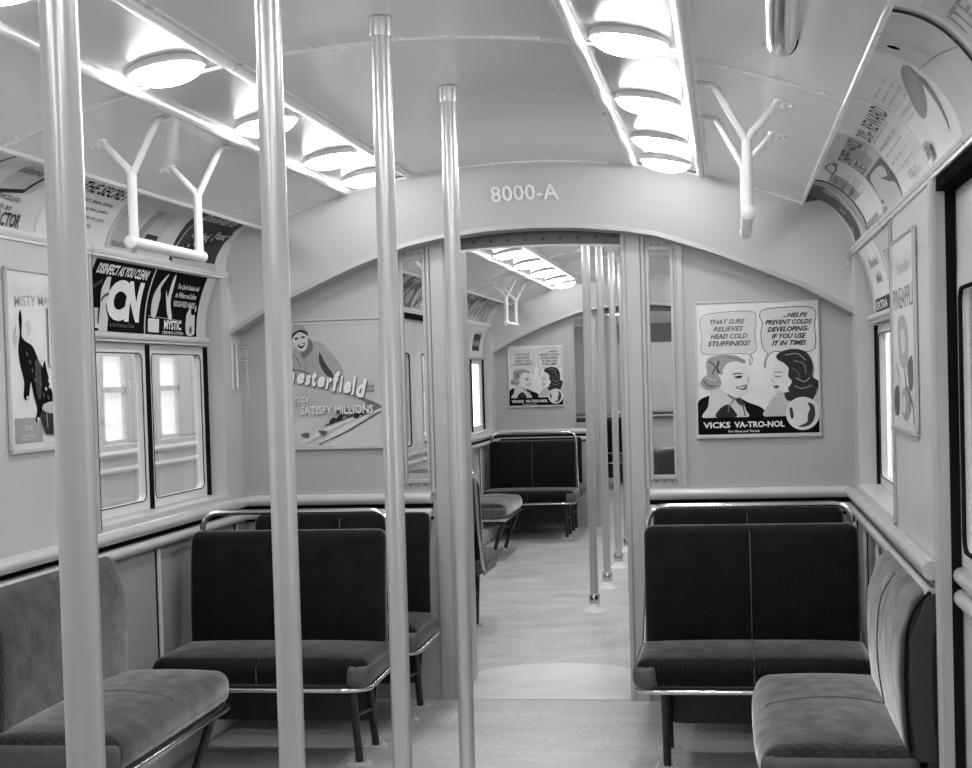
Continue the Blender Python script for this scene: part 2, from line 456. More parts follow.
def vault(y1, yb, yA):
    """smooth hood from the ceiling line at y1 down to the arch at yA"""
    outer = []; inner = []
    xs = lin(0, CVX, 14)
    for x in xs: outer.append((x, y1, zc(x)))
    for k in range(3, 15):
        t = k/14; x, z = cove(t); outer.append((x, y1+(yb-y1)*t, z))
    for k in range(1, 6): outer.append((HW, yb, WZ-(WZ-1.67)*k/5))
    N = len(outer)
    # arc-length style matching
    for i in range(N):
        f = i/(N-1)
        x = min(HW, (outer[i][0] if i < 14 else CVX*.93+(HW-CVX*.93)*((i-13)/(N-14))) if False else HW*math.sin(min(1, f*1.02)*PI/2)**1.0*1.0)
        inner.append((x, yA, arch(min(x, HW))))
    rows = []
    for j in range(9):
        t = j/8; b = math.sin(t*PI/2)    # bulge: leaves the ceiling flat, drops to the arch
        row = []
        for o_, q in zip(outer, inner):
            x = o_[0]+(q[0]-o_[0])*t; y = o_[1]+(q[1]-o_[1])*t; z = o_[2]+(q[2]-o_[2])*(t**1.25)
            row.append((x, y, z))
        full = [(-p[0], p[1], p[2]) for p in reversed(row[1:])]+row
        rows.append(full)
    bm = bmesh.new(); grid_surface(bm, rows); bmesh.ops.remove_doubles(bm, verts=bm.verts, dist=1e-4)
    o = obj('wall_hood', bm, M['vault'], smooth='all'); tag(o, kind='structure')
    # arch lip
    m = bmesh.new(); r = [[], [], [], []]
    for x in lin(-HW, HW, 40):
        z = arch(x); r[0].append((x, yA-.001, z+.02)); r[1].append((x, yA-.010, z+.018)); r[2].append((x, yA-.010, z-.004)); r[3].append((x, yA+.128, z-.006))
    grid_surface(m, r)
    obj('arch_lip', m, M['bulk'], o, smooth=True)
    e = bmesh.new()
    for s in (-1, 1):
        for z in (1.93, 1.885, 1.84, 1.79):
            lathe(e, [(.009, 0), (.008, .004), (.003, .007)], (s*1.375, yb-.004+.0, z), 8, 'y')
    for v in e.verts: pass
    obj('rivets', e, M['bolt'], o, smooth=True)
    return o

def rounded_rect(w_, h, r, n=5):
    pts = []
    for cx, cy, a0 in ((w_-r, h-r, 0), (r, h-r, 90), (r, r, 180), (w_-r, r, 270)):
        for k in range(n+1):
            a = math.radians(a0+90*k/n); pts.append((cx+r*math.cos(a), cy+r*math.sin(a)))
    return pts
def ring_frame(bm, w_, h, b, r, dep, mapf, ro=.002):
    """flat frame w*h with rounded hole, mapf(u,v,d)"""
    I = rounded_rect(w_-2*b, h-2*b, r); I = [(x+b, y+b) for x, y in I]
    O = [(x, y) for x, y in rounded_rect(w_, h, ro)]
    vs = []
    for d in (0, dep):
        vs.append([bm.verts.new(mapf(x, y, d)) for x, y in O]); vs.append([bm.verts.new(mapf(x, y, d)) for x, y in I])
    N = len(I)
    for k in range(N):
        j = (k+1) % N
        for a, b_ in ((vs[0], vs[1]), (vs[2], vs[3]), (vs[0], vs[2]), (vs[1], vs[3])):
            try: bm.faces.new((a[k], a[j], b_[j], b_[k]))
            except ValueError: pass

def window_unit(s, y0, y1, cards=True):
    """recessed twin window with concave card rack above; s = side, y0..y1 = recess"""
    k = nx('window'); side = s
    X0, X1 = HW, 1.50
    bm = bmesh.new()
    # outer skin round the sashes
    ym = (y0+y1)/2
    box(bm, *sorted((s*X1, s*(X1+.05))), y0-.02, y1+.02, .94, .985)
    box(bm, *sorted((s*X1, s*(X1+.05))), y0-.02, y1+.02, 1.655, 2.0)
    # sill
    box(bm, *sorted((s*(HW-.012), s*X1)), y0, y1, .958, .984)
    # ledge under the card rack
    o = obj('window_%d' % k, bm, M['wall'], bevel=.003); tag(o, kind='structure')
    m = bmesh.new()
    tube(m, [(s*(HW+.052), y0+.004, 1.682), (s*(HW+.052), y1-.06, 1.682)], .014, 10)
    box(m, *sorted((s*(HW+.05), s*X1)), y0, y1-.04, 1.66, 1.69)
    rows = []
    for i in range(13):
        q_ = i/12; xx = HW+.004+.066*(1-q_**2.2); rows.append([(s*xx, y0, 1.690+.278*q_), (s*xx, y1-.03, 1.690+.278*q_)])
    grid_surface(m, rows)
    # cheek at far end
    obj('card_rack', m, M['wall'], o, smooth=True)
    for a, b in ((y0+.03, ym-.012), (ym+.012, y1-.035)):
        f = bmesh.new(); ww = b-a; mf = lambda u, v, d, a=a: (s*(X1-.004+d-.012), a+u, .985+v)
        ring_frame(f, ww, .672, .038, .03, .03, mf)
        fo = obj('sash', f, M['trim'], o, smooth=True)
        obj('gasket', tube(bmesh.new(), [(s*(X1-.017), a+.038+x, 1.023+y) for x, y in rounded_rect(ww-.076, .596, .03)], .0022, 6, closed=True), M['black'], fo)
        obj('pane', B((*sorted((s*(X1+.004), s*(X1+.008))), a+.03, b-.03, 1.01, 1.63)), M['glass'], fo)
    g = bmesh.new()
    for y, ww in ((ym, .009), (y1-.018, .008), (y0+.012, .008)):
        box(g, *sorted((s*(X1-.03), s*X1)), y-ww*.6, y+ww*.6, .985, 1.655)
    obj('gasket', g, M['black'], o)
    return o

def wall_side(s, y0, y1, feats):
    """feats = sorted list of ('w'|'d', a, b)"""
    side = 'left' if s < 0 else 'right'
    bm = bmesh.new(); cur = y0; lo = []
    def bx(x0, x1, a, b, z0, z1): box(bm, *sorted((s*x0, s*x1)), a, b, z0, z1)
    for kind, a, b in feats:
        bx(HW, 1.5, cur, a, 0, WZ); lo.append((cur, a))
        if kind == 'w': bx(HW, 1.5, a, b, 0, .96); lo.append((a, b))
        cur = b
    bx(HW, 1.5, cur, y1, 0, WZ); lo.append((cur, y1))
    bx(1.5, 1.52, y0, y1, WZ-.01, 2.5)
    o = obj('wall_'+side, bm, M['wall']); tag(o, kind='structure')
    # merge lower runs
    runs = []
    for a, b in lo:
        if runs and abs(runs[-1][1]-a) < 1e-6: runs[-1][1] = b
        else: runs.append([a, b])
    for a, b in runs:
        if b-a < .02: continue
        obj('lower_panel', B((*sorted((s*(HW-.006), s*(HW+.002))), a, b, .0, .86)), M['lower'], o)
    return o, runs

def bumper(paths):
    """double half-round rub rail"""
    k = nx('trim'); bm = bmesh.new()
    for pts in paths:
        for z, r in ((.937, .026), (.870, .021)):
            P = arc_corner([(x, y, z) for x, y in pts], .05)
            tube(bm, P, r, 14)
    o = obj('trim_%d' % k, bm, M['rail'], smooth=True); tag(o, kind='structure')
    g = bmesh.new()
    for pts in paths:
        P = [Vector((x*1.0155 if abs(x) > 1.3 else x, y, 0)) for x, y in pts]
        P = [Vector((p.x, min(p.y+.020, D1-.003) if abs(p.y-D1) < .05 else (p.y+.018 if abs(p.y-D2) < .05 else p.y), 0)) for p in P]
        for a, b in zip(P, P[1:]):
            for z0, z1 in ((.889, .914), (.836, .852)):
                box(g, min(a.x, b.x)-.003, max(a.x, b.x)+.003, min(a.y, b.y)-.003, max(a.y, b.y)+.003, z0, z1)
    obj('rail_shade_strip', g, M['black'], o)  # black strips painting the shade between and below the rails
    return o

def cover_strips(s, ys):
    bm = bmesh.new()
    for y in ys:
        P = [(s*(HW-.012), y, .03), (s*(HW-.012), y, .835)]
        tube(bm, P, .011, 8)
        lathe(bm, [(.011, 0), (.009, .006), (.004, .009)], (s*(HW-.012), y, .835), 8)
    o = obj('trim_%d' % nx('trim'), bm, M['rail'], smooth=True); tag(o, kind='structure')
    bm = bmesh.new()
    for y in ys: box(bm, *sorted((s*(HW-.010), s*HW)), y-.019, y-.012, .03, .84)
    obj('joint', bm, M['black'], o)

def bulkhead(Y, t=.05):
    bm = bmesh.new()
    a, b, c = .62, .51, .40
    for s in (-1, 1):
        def bx(x0, x1, z0, z1): box(bm, *sorted((s*x0, s*x1)), Y, Y+t, z0, z1)
        bx(a, 1.52, 0, 2.6); bx(b, a, 0, 1.018); bx(b, a, 2.035, 2.6); bx(c, b, 0, 2.6)
    box(bm, -c, c, Y, Y+t, 2.16, 2.6)
    o = obj('wall_partition', bm, M['bulk']); tag(o, kind='structure')
    # jamb tunnel
    j = bmesh.new()
    for s in (-1, 1):
        box(j, *sorted((s*.40, s*.46)), Y+t, Y+.52, 0, 2.14)
    obj('jamb', j, M['bulk'], o)
    l = bmesh.new(); rows = [[], [], []]
    for x in lin(-.40, .40, 16):
        z = 2.072-.10*x*x
        rows[0].append((x, Y+.03, 2.18)); rows[1].append((x, Y+.03, z)); rows[2].append((x, Y+.52, z+.05))
    grid_surface(l, rows)
    obj('lintel', l, M['lintel'], o, smooth=True)
    q = bmesh.new()
    for x in lin(-.36, .36, 9): lathe(q, [(.008, 0), (.006, -.006)], (x, Y+.029, 2.105), 8, 'y')
    obj('bolts', q, M['panel_dark'], o)
    q = bmesh.new()
    rows = [[], []]
    for x in lin(-.40, .40, 16):
        z = 2.072-.10*x*x; rows[0].append((x, Y+.026, z+.008)); rows[1].append((x, Y+.026, z-.002))
    grid_surface(q, rows); obj('lintel_edge', q, M['trim'], o)
    # posts, pilaster strips
    p = bmesh.new()
    for s in (-1, 1):
        top = arch(.44)+.01
        tube(p, [(s*.405, Y-.006, 0), (s*.405, Y-.006, top)], .014, 10)
        box(p, *sorted((s*.405, s*.478)), Y-.012, Y, 0, top)
        tube(p, [(s*.492, Y-.004, .96), (s*.492, Y-.004, arch(.49))], .011, 10)
        box(p, *sorted((s*.632, s*.665)), Y-.012, Y, .965, arch(.66))
        tube(p, [(s*.634, Y-.008, .965), (s*.634, Y-.008, arch(.64))], .007, 8)
        box(p, *sorted((s*.48, s*.66)), Y-.008, Y, .958, .972)
    obj('post', p, M['post'], o, smooth=True)
    r = bmesh.new()
    box(r, -1.4, -.478, Y-.010, Y, .955, .972); box(r, .478, 1.4, Y-.010, Y, .955, .972)
    obj('rail_backing', r, M['post'], o)
    for s in (-1, 1):
        k = nx('window'); f = bmesh.new()
        x0, x1 = sorted((s*.51, s*.62))
        for (aa, bb, cc, dd) in ((x0-.006, x0+.008, 1.0, 2.05), (x1-.008, x1+.006, 1.0, 2.05), (x0, x1, 1.004, 1.022), (x0, x1, 2.028, 2.045)):
            box(f, aa, bb, Y-.010, Y+.02, cc, dd)
        wo = obj('window_%d' % k, f, M['post'], bevel=.002); tag(wo, kind='structure')
        hb = bmesh.new()
        for x in (x0+.02, (x0+x1)/2, x1-.02):
            lathe(hb, [(.004, 0), (.003, -.004)], (x, Y-.002, 2.058), 8, 'y'); lathe(hb, [(.004, 0), (.003, -.004)], (x, Y-.002, .993), 8, 'y')
        obj('screws', hb, M['panel_dark'], wo)
        obj('pane', B((x0, x1, Y+.012, Y+.016, 1.01, 2.04)), M['glass'], wo)
    return o

# --- side door
def side_door(s, y0, y1, leaves):
    """leaves = list of (a, b)"""
    X = 1.449
    for a, b in leaves:
        k = nx('door'); f = bmesh.new()
        w_, h = b-a, 1.975
        mf = lambda u, v, d: (s*(X+d), a+u, .01+v)
        # lower part and upper part with rounded window
        gy0, gy1, gz0, gz1 = a+.19, b-.24, 1.0, 1.675
        box(f, *sorted((s*X, s*(X+.03))), a, b, .01, gz0-.04)
        box(f, *sorted((s*X, s*(X+.03))), a, b, gz1+.04, h)
        box(f, *sorted((s*X, s*(X+.03))), a, gy0-.04, gz0-.04, gz1+.04)
        box(f, *sorted((s*X, s*(X+.03))), gy1+.04, b, gz0-.04, gz1+.04)
        d = obj('door_%d' % k, f, M['wall']); tag(d, kind='structure')
        r = bmesh.new()
        ring_frame(r, gy1-gy0+.08, gz1-gz0+.08, .04, .04, .034, lambda u, v, dd: (s*(X-.003+dd), gy0-.04+u, gz0-.04+v))
        obj('window_frame', r, M['wall'], d, smooth=True)
        q = bmesh.new(); I = [(x+.0, y+.0) for x, y in rounded_rect(gy1-gy0, gz1-gz0, .04)]
        tube(q, [(s*(X-.002), gy0+x, gz0+y) for x, y in I], .006, 6, closed=True)
        obj('window_gasket', q, M['black'], d)
        obj('pane', B((*sorted((s*(X+.012), s*(X+.016))), gy0-.01, gy1+.01, gz0-.01, gz1+.01)), M['glass'], d)
        q = bmesh.new()
        for z in (.93, .872): tube(q, [(s*(X-.002), a+.02, z), (s*(X-.002), b-.03, z)], .024, 12)
        obj('rub_rail', q, M['rail'], d, smooth=True)
    # posts, and black strips painting the shaded gaps at the jambs
    k = nx('trim'); q = bmesh.new()
    for y, e in ((y0, -1), (y1, 1)):
        box(q, *sorted((s*(HW+.020), s*(HW+.046))), min(y, y-e*.012), max(y, y-e*.012), 0, WZ-.02)
    o = obj('trim_%d' % k, q, M['black']); tag(o, kind='structure')  # the black strips that paint the shaded jamb gaps
    q = bmesh.new()
    for y, e in ((y0, -1), (y1, 1)):
        tube(q, [(s*(HW-.004), y+e*.012, 0), (s*(HW-.004), y+e*.012, WZ-.02)], .014, 10)
        tube(q, [(s*(HW-.002), y+e*.06, 0), (s*(HW-.002), y+e*.06, WZ-.02)], .012, 10)
    for y, e in ((y0, -1), (y1, 1)): box(q, *sorted((s*(HW-.004), s*(HW+.020))), min(y, y-e*.014), max(y, y-e*.014), 0, WZ-.02)
    obj('door_post', q, M['post'], o, smooth=True)
    q = B((*sorted((s*(HW-.001), s*(HW+.048))), y0, y1, WZ-.055, WZ-.016))
    obj('header_gap', q, M['black'], o)

# ------------------------------------------------------------------ build the three compartments
DOORN = (1.75, 4.08); DOORM = (9.55, 11.95)
WIN = (5.17, 6.59)
def compartment(ya, yA, yA0, feats_l, feats_r, doors, win):
    """ya: near end, yA: arch plane of far partition"""
    y1, yb = yA-.33, yA-.15
    ceiling(ya, y1)
    coves(ya, y1, yb)
    for s in (-1, 1): light_trough(ya, y1-.03, s)
    batten(y1+.002)
    runs = {}
    for s, fe in ((-1, feats_l), (1, feats_r)): runs[s] = wall_side(s, ya, yA, fe)[1]
    return runs

near_f = [('d', *DOORN), ('w', *WIN)]
compartment(YB, D1, 0, near_f, near_f, None, None)
vault(D1-.33, D1-.15, D1-.13)
bulkhead(D1)
for y in (4.07, 1.6, -.8): batten(y)
for y in (4.93, 2.8, .4): rivet_row(y)
batten(4.07+3.9) if False else None
mid_f = [('d', *DOORM), ('w', 13.04, 14.46)]
mid_w = [('w', 7.5, 8.9), ('d', *DOORM), ('w', 13.04, 14.46)]
compartment(D1+.05, D2, 0, mid_w, mid_w, None, None)
vault(D2-.33, D2-.15, D2-.13)
bulkhead(D2)
for y in (9.5, 11.9): batten(y)
end_f = [('w', 15.6, 17.0), ('w', 17.6, 19.0), ('w', 19.6, 21.0)]
compartment(D2+.05, YE, 0, end_f, end_f, None, None)
# closed ends of the car
we = obj('wall_far', B((-1.52, 1.52, YE, YE+.05, 0, 2.6)), M['wall']); tag(we, kind='structure')
wn = obj('wall_near', B((-1.52, 1.52, YB-.05, YB, 0, 2.6)), M['wall']); tag(wn, kind='structure')
for s in (-1, 1):
    window_unit(s, *WIN); window_unit(s, 13.04, 14.46); window_unit(s, 7.5, 8.9)
    for a, b in ((15.6, 17.0), (17.6, 19.0), (19.6, 21.0)): window_unit(s, a, b)
    side_door(s, *DOORN, [(DOORN[0]-.05, 2.90), (2.92, 4.26)])
    side_door(s, *DOORM, [(9.5, 9.80), (9.82, 11.12), (11.14, 12.0)])
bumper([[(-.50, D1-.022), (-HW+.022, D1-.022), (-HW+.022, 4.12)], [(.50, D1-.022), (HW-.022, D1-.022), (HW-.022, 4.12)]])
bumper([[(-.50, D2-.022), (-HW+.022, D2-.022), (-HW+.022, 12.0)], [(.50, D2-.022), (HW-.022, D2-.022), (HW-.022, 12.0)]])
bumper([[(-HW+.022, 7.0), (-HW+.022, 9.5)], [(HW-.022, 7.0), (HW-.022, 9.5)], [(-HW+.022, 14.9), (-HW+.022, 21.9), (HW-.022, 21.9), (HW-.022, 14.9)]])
for s in (-1, 1): cover_strips(s, [4.6, 5.18, 5.69, 6.2, 6.66, 12.5, 13.1, 13.6, 14.1, 14.55])
# vertical battens on the upper walls
q = bmesh.new()
for s in (-1, 1):
    for y in (5.155, 13.03): box(q, *sorted((s*(HW-.008), s*HW)), y-.014, y+.014, .96, WZ-.02)
o = obj('trim_%d' % nx('trim'), q, M['post'], bevel=.003); tag(o, kind='structure')
q = bmesh.new()
for s in (-1, 1):
    for y in (5.1675, 13.0425): box(q, *sorted((s*(HW-.0085), s*HW)), y-.0028, y+.0028, .97, WZ-.02)
obj('joint', q, M['black'], o)
# heater duct along the foot of the side walls
for s in (-1, 1):
    q = bmesh.new()
    for a, b in ((4.15, D1), (12.02, D2)): box(q, *sorted((s*(HW-.11), s*HW)), a, b, 0, .11)
    o = obj('baseboard_%s' % ('left' if s < 0 else 'right'), q, M['wall'], bevel=.03); tag(o, kind='structure')
# pale gangway plate with a curved far edge
q = bmesh.new(); pts = [(.40, D1+.0), (-.40, D1+.0), (-.40, 7.32)]+[(-.46*math.cos(a), 7.32+.38*math.sin(a)) for a in [PI*i/20 for i in range(1, 20)]]+[(.40, 7.32)]
f = q.faces.new([q.verts.new((x, y, .004)) for x, y in pts]); r = bmesh.ops.extrude_face_region(q, geom=[f])
for v in [g for g in r['geom'] if isinstance(g, bmesh.types.BMVert)]: v.co.z = .0
o = obj('trim_%d' % nx('trim'), q, M['plate']); tag(o, kind='structure')

# painted car number on the hood
sh = Sheet(.302, .052); sh.L = []
sh.text('8000-A', 0, 0, .302, .050, 1.0, .014)
def numap(u, v, d):
    x = -.155+u; t = .52-(v-.025)*4.6
    y = D1-.33+(.33-.13)*t; zo = zc(x*.9); z = zo+(arch(x)-zo)*(t**1.25)
    return (x, y-.004, z-.004)
o = sh.build('car_number', numap); tag(o, 'pale painted car number 8000-A on the curved hood above the doorway', 'painted number')

# ================================================================== LAMPS, POLES, GRIPS
def make_lamp():
    r = empty('ceiling_light')
    m = bmesh.new(); lathe(m, [(.101, .020), (.1055, .012), (.1055, .0), (.102, -.003), (.099, .0), (.099, .010)], seg=32)
    obj('rim', m, M['trim'], r, smooth=True)
    m = bmesh.new(); lathe(m, [(.098, .004)]+[(.098*math.cos(a), -.036*math.sin(a)) for a in [PI/2*k/8 for k in range(1, 8)]]+[(.004, -.036)], seg=32)
    obj('glass_bowl', m, M['bowl'], r, smooth=True)
    return r
lamp0 = make_lamp(); first = [True]
def place(proto, loc, rz, label, cat, group, flag):
    if flag[0]: o = proto; flag[0] = False
    else: o = copy_tree(proto)
    o.location = loc; o.rotation_euler = (0, math.copysign(.17, loc[0]) if cat == 'ceiling light' else 0, rz)
    for k in ('label', 'category', 'group'):
        if k in o: del o[k]
    tag(o, label, cat, group); return o
ordn = ['nearest', 'second', 'third', 'fourth', 'fifth', 'sixth', 'seventh', 'eighth', 'ninth']
YL = [3.94, 4.84, 5.66, 6.24]
for s, sd in ((-1, 'left'), (1, 'right')):
    for i, y in enumerate(YL):
        lab = 'lit milk glass bowl lamp, %s of four visible in the %s ceiling trough' % (['nearest', 'second', 'third', 'farthest'][i], sd)
        place(lamp0, (s*.625, y, 2.336), 0, lab, 'ceiling light', 'bowl lamps in the ceiling troughs', first)
    for i, y in enumerate((3.0, 2.1, 1.1, .1, -1.0)):
        place(lamp0, (s*.625, y, 2.336), 0, 'lit bowl lamp over the camera in the %s trough, %s behind the visible four' % (sd, ordn[i]), 'ceiling light', 'bowl lamps over the camera', first)
    for i, y in enumerate((7.4, 8.4, 9.4, 10.4, 11.4, 12.4, 13.4, 14.1)):
        place(lamp0, (s*.625, y, 2.336), 0, 'lit bowl lamp in the %s trough of the second compartment, %s from the doorway' % (sd, ordn[i]), 'ceiling light', 'bowl lamps of the second compartment', first)
    for i, y in enumerate((15.6, 17.4, 19.2, 21.0)):
        place(lamp0, (s*.625, y, 2.336), 0, 'lit bowl lamp in the %s trough of the last compartment, %s from its doorway' % (sd, ordn[i]), 'ceiling light', 'bowl lamps of the last compartment', first)

def make_pole():
    r = empty('grab_pole')
    m = T1([(0, 0, .02), (0, 0, 2.405)], .0255, 32); obj('tube', m, M['pole'], r, smooth=True)
    m = bmesh.new(); lathe(m, [(.080, 0), (.078, .006), (.055, .020), (.038, .042), (.033, .050)], seg=28); obj('floor_flange', m, M['white'], r, smooth=True)
    m = bmesh.new(); lathe(m, [(.0325, .050), (.034, .054), (.034, .105), (.030, .11)], seg=28); obj('collar', m, M['chrome'], r, smooth=True)
    m = bmesh.new(); lathe(m, [(.029, 2.36), (.030, 2.365), (.030, 2.408)], seg=28); obj('ceiling_socket', m, M['pole'], r, smooth=True)
    return r
pole0 = make_pole(); first = [True]
PL = ['widest and nearest floor to ceiling grab pole, at the left edge beside the side seat', 'second nearest grab pole, in front of the left transverse seat', 'third nearest grab pole, crossing the right end of the left transverse seat', 'fourth grab pole, thin, just in front of the left doorway post',
      'grab pole inside the second compartment, nearest to the doorway', 'second grab pole beyond the doorway', 'third grab pole beyond the doorway', 'farthest grab pole beyond the doorway']
for i, y in enumerate((1.89, 2.83, 3.81, 4.76, 9.42, 10.44, 11.55, 12.6)):
    place(pole0, (0, y, 0), 0, PL[i], 'pole', 'grab poles down the centre aisle', first)

def make_grip():
    r = empty('hand_grip')   # local origin on the bar, long axis y
    for y in (-.29, .29):
        m = bmesh.new()
        tube(m, [(0, y, 0), (0, y, .06), (0, y, .21)], [.017, .015, .015], 12)
        obj('stem', m, M['white'], r, smooth=True)
        m = bmesh.new()
        for e in (-1, 1):
            xe = e*.097
            tube(m, [(0, y, .205), (e*.012, y, .225), (e*.080, y, .325-e*G0), (e*.094, y, .345-e*G0)], [.013, .012, .0105, .0105], 10)
            lathe(m, [(.020, -.002), (.021, .006), (.016, .010)], (xe, y, .338-e*G0), 12)
            xq = xe+e*.026; zq = .343-e*G0-e*.0085-(.004 if e > 0 else 0)
            box(m, min(xe, xq+e*.02), max(xe, xq+e*.02), y-.012, y+.012, zq-.004, zq+.006)
            for dx in (.006, .030): lathe(m, [(.002, -.012), (.007, -.010), (.007, -.002)], (xe+e*dx, y, zq), 8)
        obj('fork', m, M['white'], r, smooth=True)
    m = T1([(0, -.30, 0), (0, .30, 0)], .0175, 14)
    lathe(m, [(.012, -.325), (.021, -.318), (.021, -.29), (.0175, -.285)], (0, 0, 0), 14, 'y'); lathe(m, [(.0175, .285), (.021, .29), (.021, .318), (.012, .325)], (0, 0, 0), 14, 'y')
    obj('bar', m, M['white'], r, smooth=True)
    return r
G0 = .028
grip0 = make_grip(); first = [True]
GP = [((.925, 4.66), 0, 'white forked hand grip hanging from the right side of the ceiling'), ((-.925, 4.70), PI, 'white twin forked hand grip with long bar, above the card rack at left'),
      ((-.925, 12.6), PI, 'small white forked hand grip seen through the doorway'), ((.925, 12.6), 0, 'white forked hand grip at the right far down the second compartment'),
      ((-.925, 9.2), PI, 'white forked hand grip seen through the narrow left partition window'), ((.925, 9.2), 0, 'white forked hand grip at the right near the second compartment doorway')]
for (x, y), rz, lab in GP: place(grip0, (x, y, 1.925), rz, lab, 'hand grip', 'forked hand grips along the ceiling', first)

# chrome rail leaving the ceiling at right
r = empty('ceiling_rail', (.998, 3.60, 2.246))
m = T1(smooth_path([(0, 0, .0), (-.004, -.05, -.018), (-.012, -.30, -.05), (-.022, -.72, -.03), (-.025, -1.3, -.02), (-.02, -1.7, -.03), (0, -1.85, .0)], 8), .034, 24); obj('tube', m, M['chrome'], r, smooth=True)
obj('shade_ring', lathe(bmesh.new(), [(.0365, -.010), (.0365, .0)], (0, -.035, -.012), 24, 'y'), M['black'], r)  # black ring painting the shadow where the tube meets the ceiling
m = bmesh.new(); lathe(m, [(.048, .0), (.046, .006), (.034, .012)], (0, -.004, -.012), 24); lathe(m, [(.048, .0), (.046, .006), (.034, .012)], (0, -1.85, -.012), 24); obj('flange', m, M['chrome'], r, smooth=True)
tag(r, 'chrome tube rail fixed to the ceiling at upper right', 'rail')

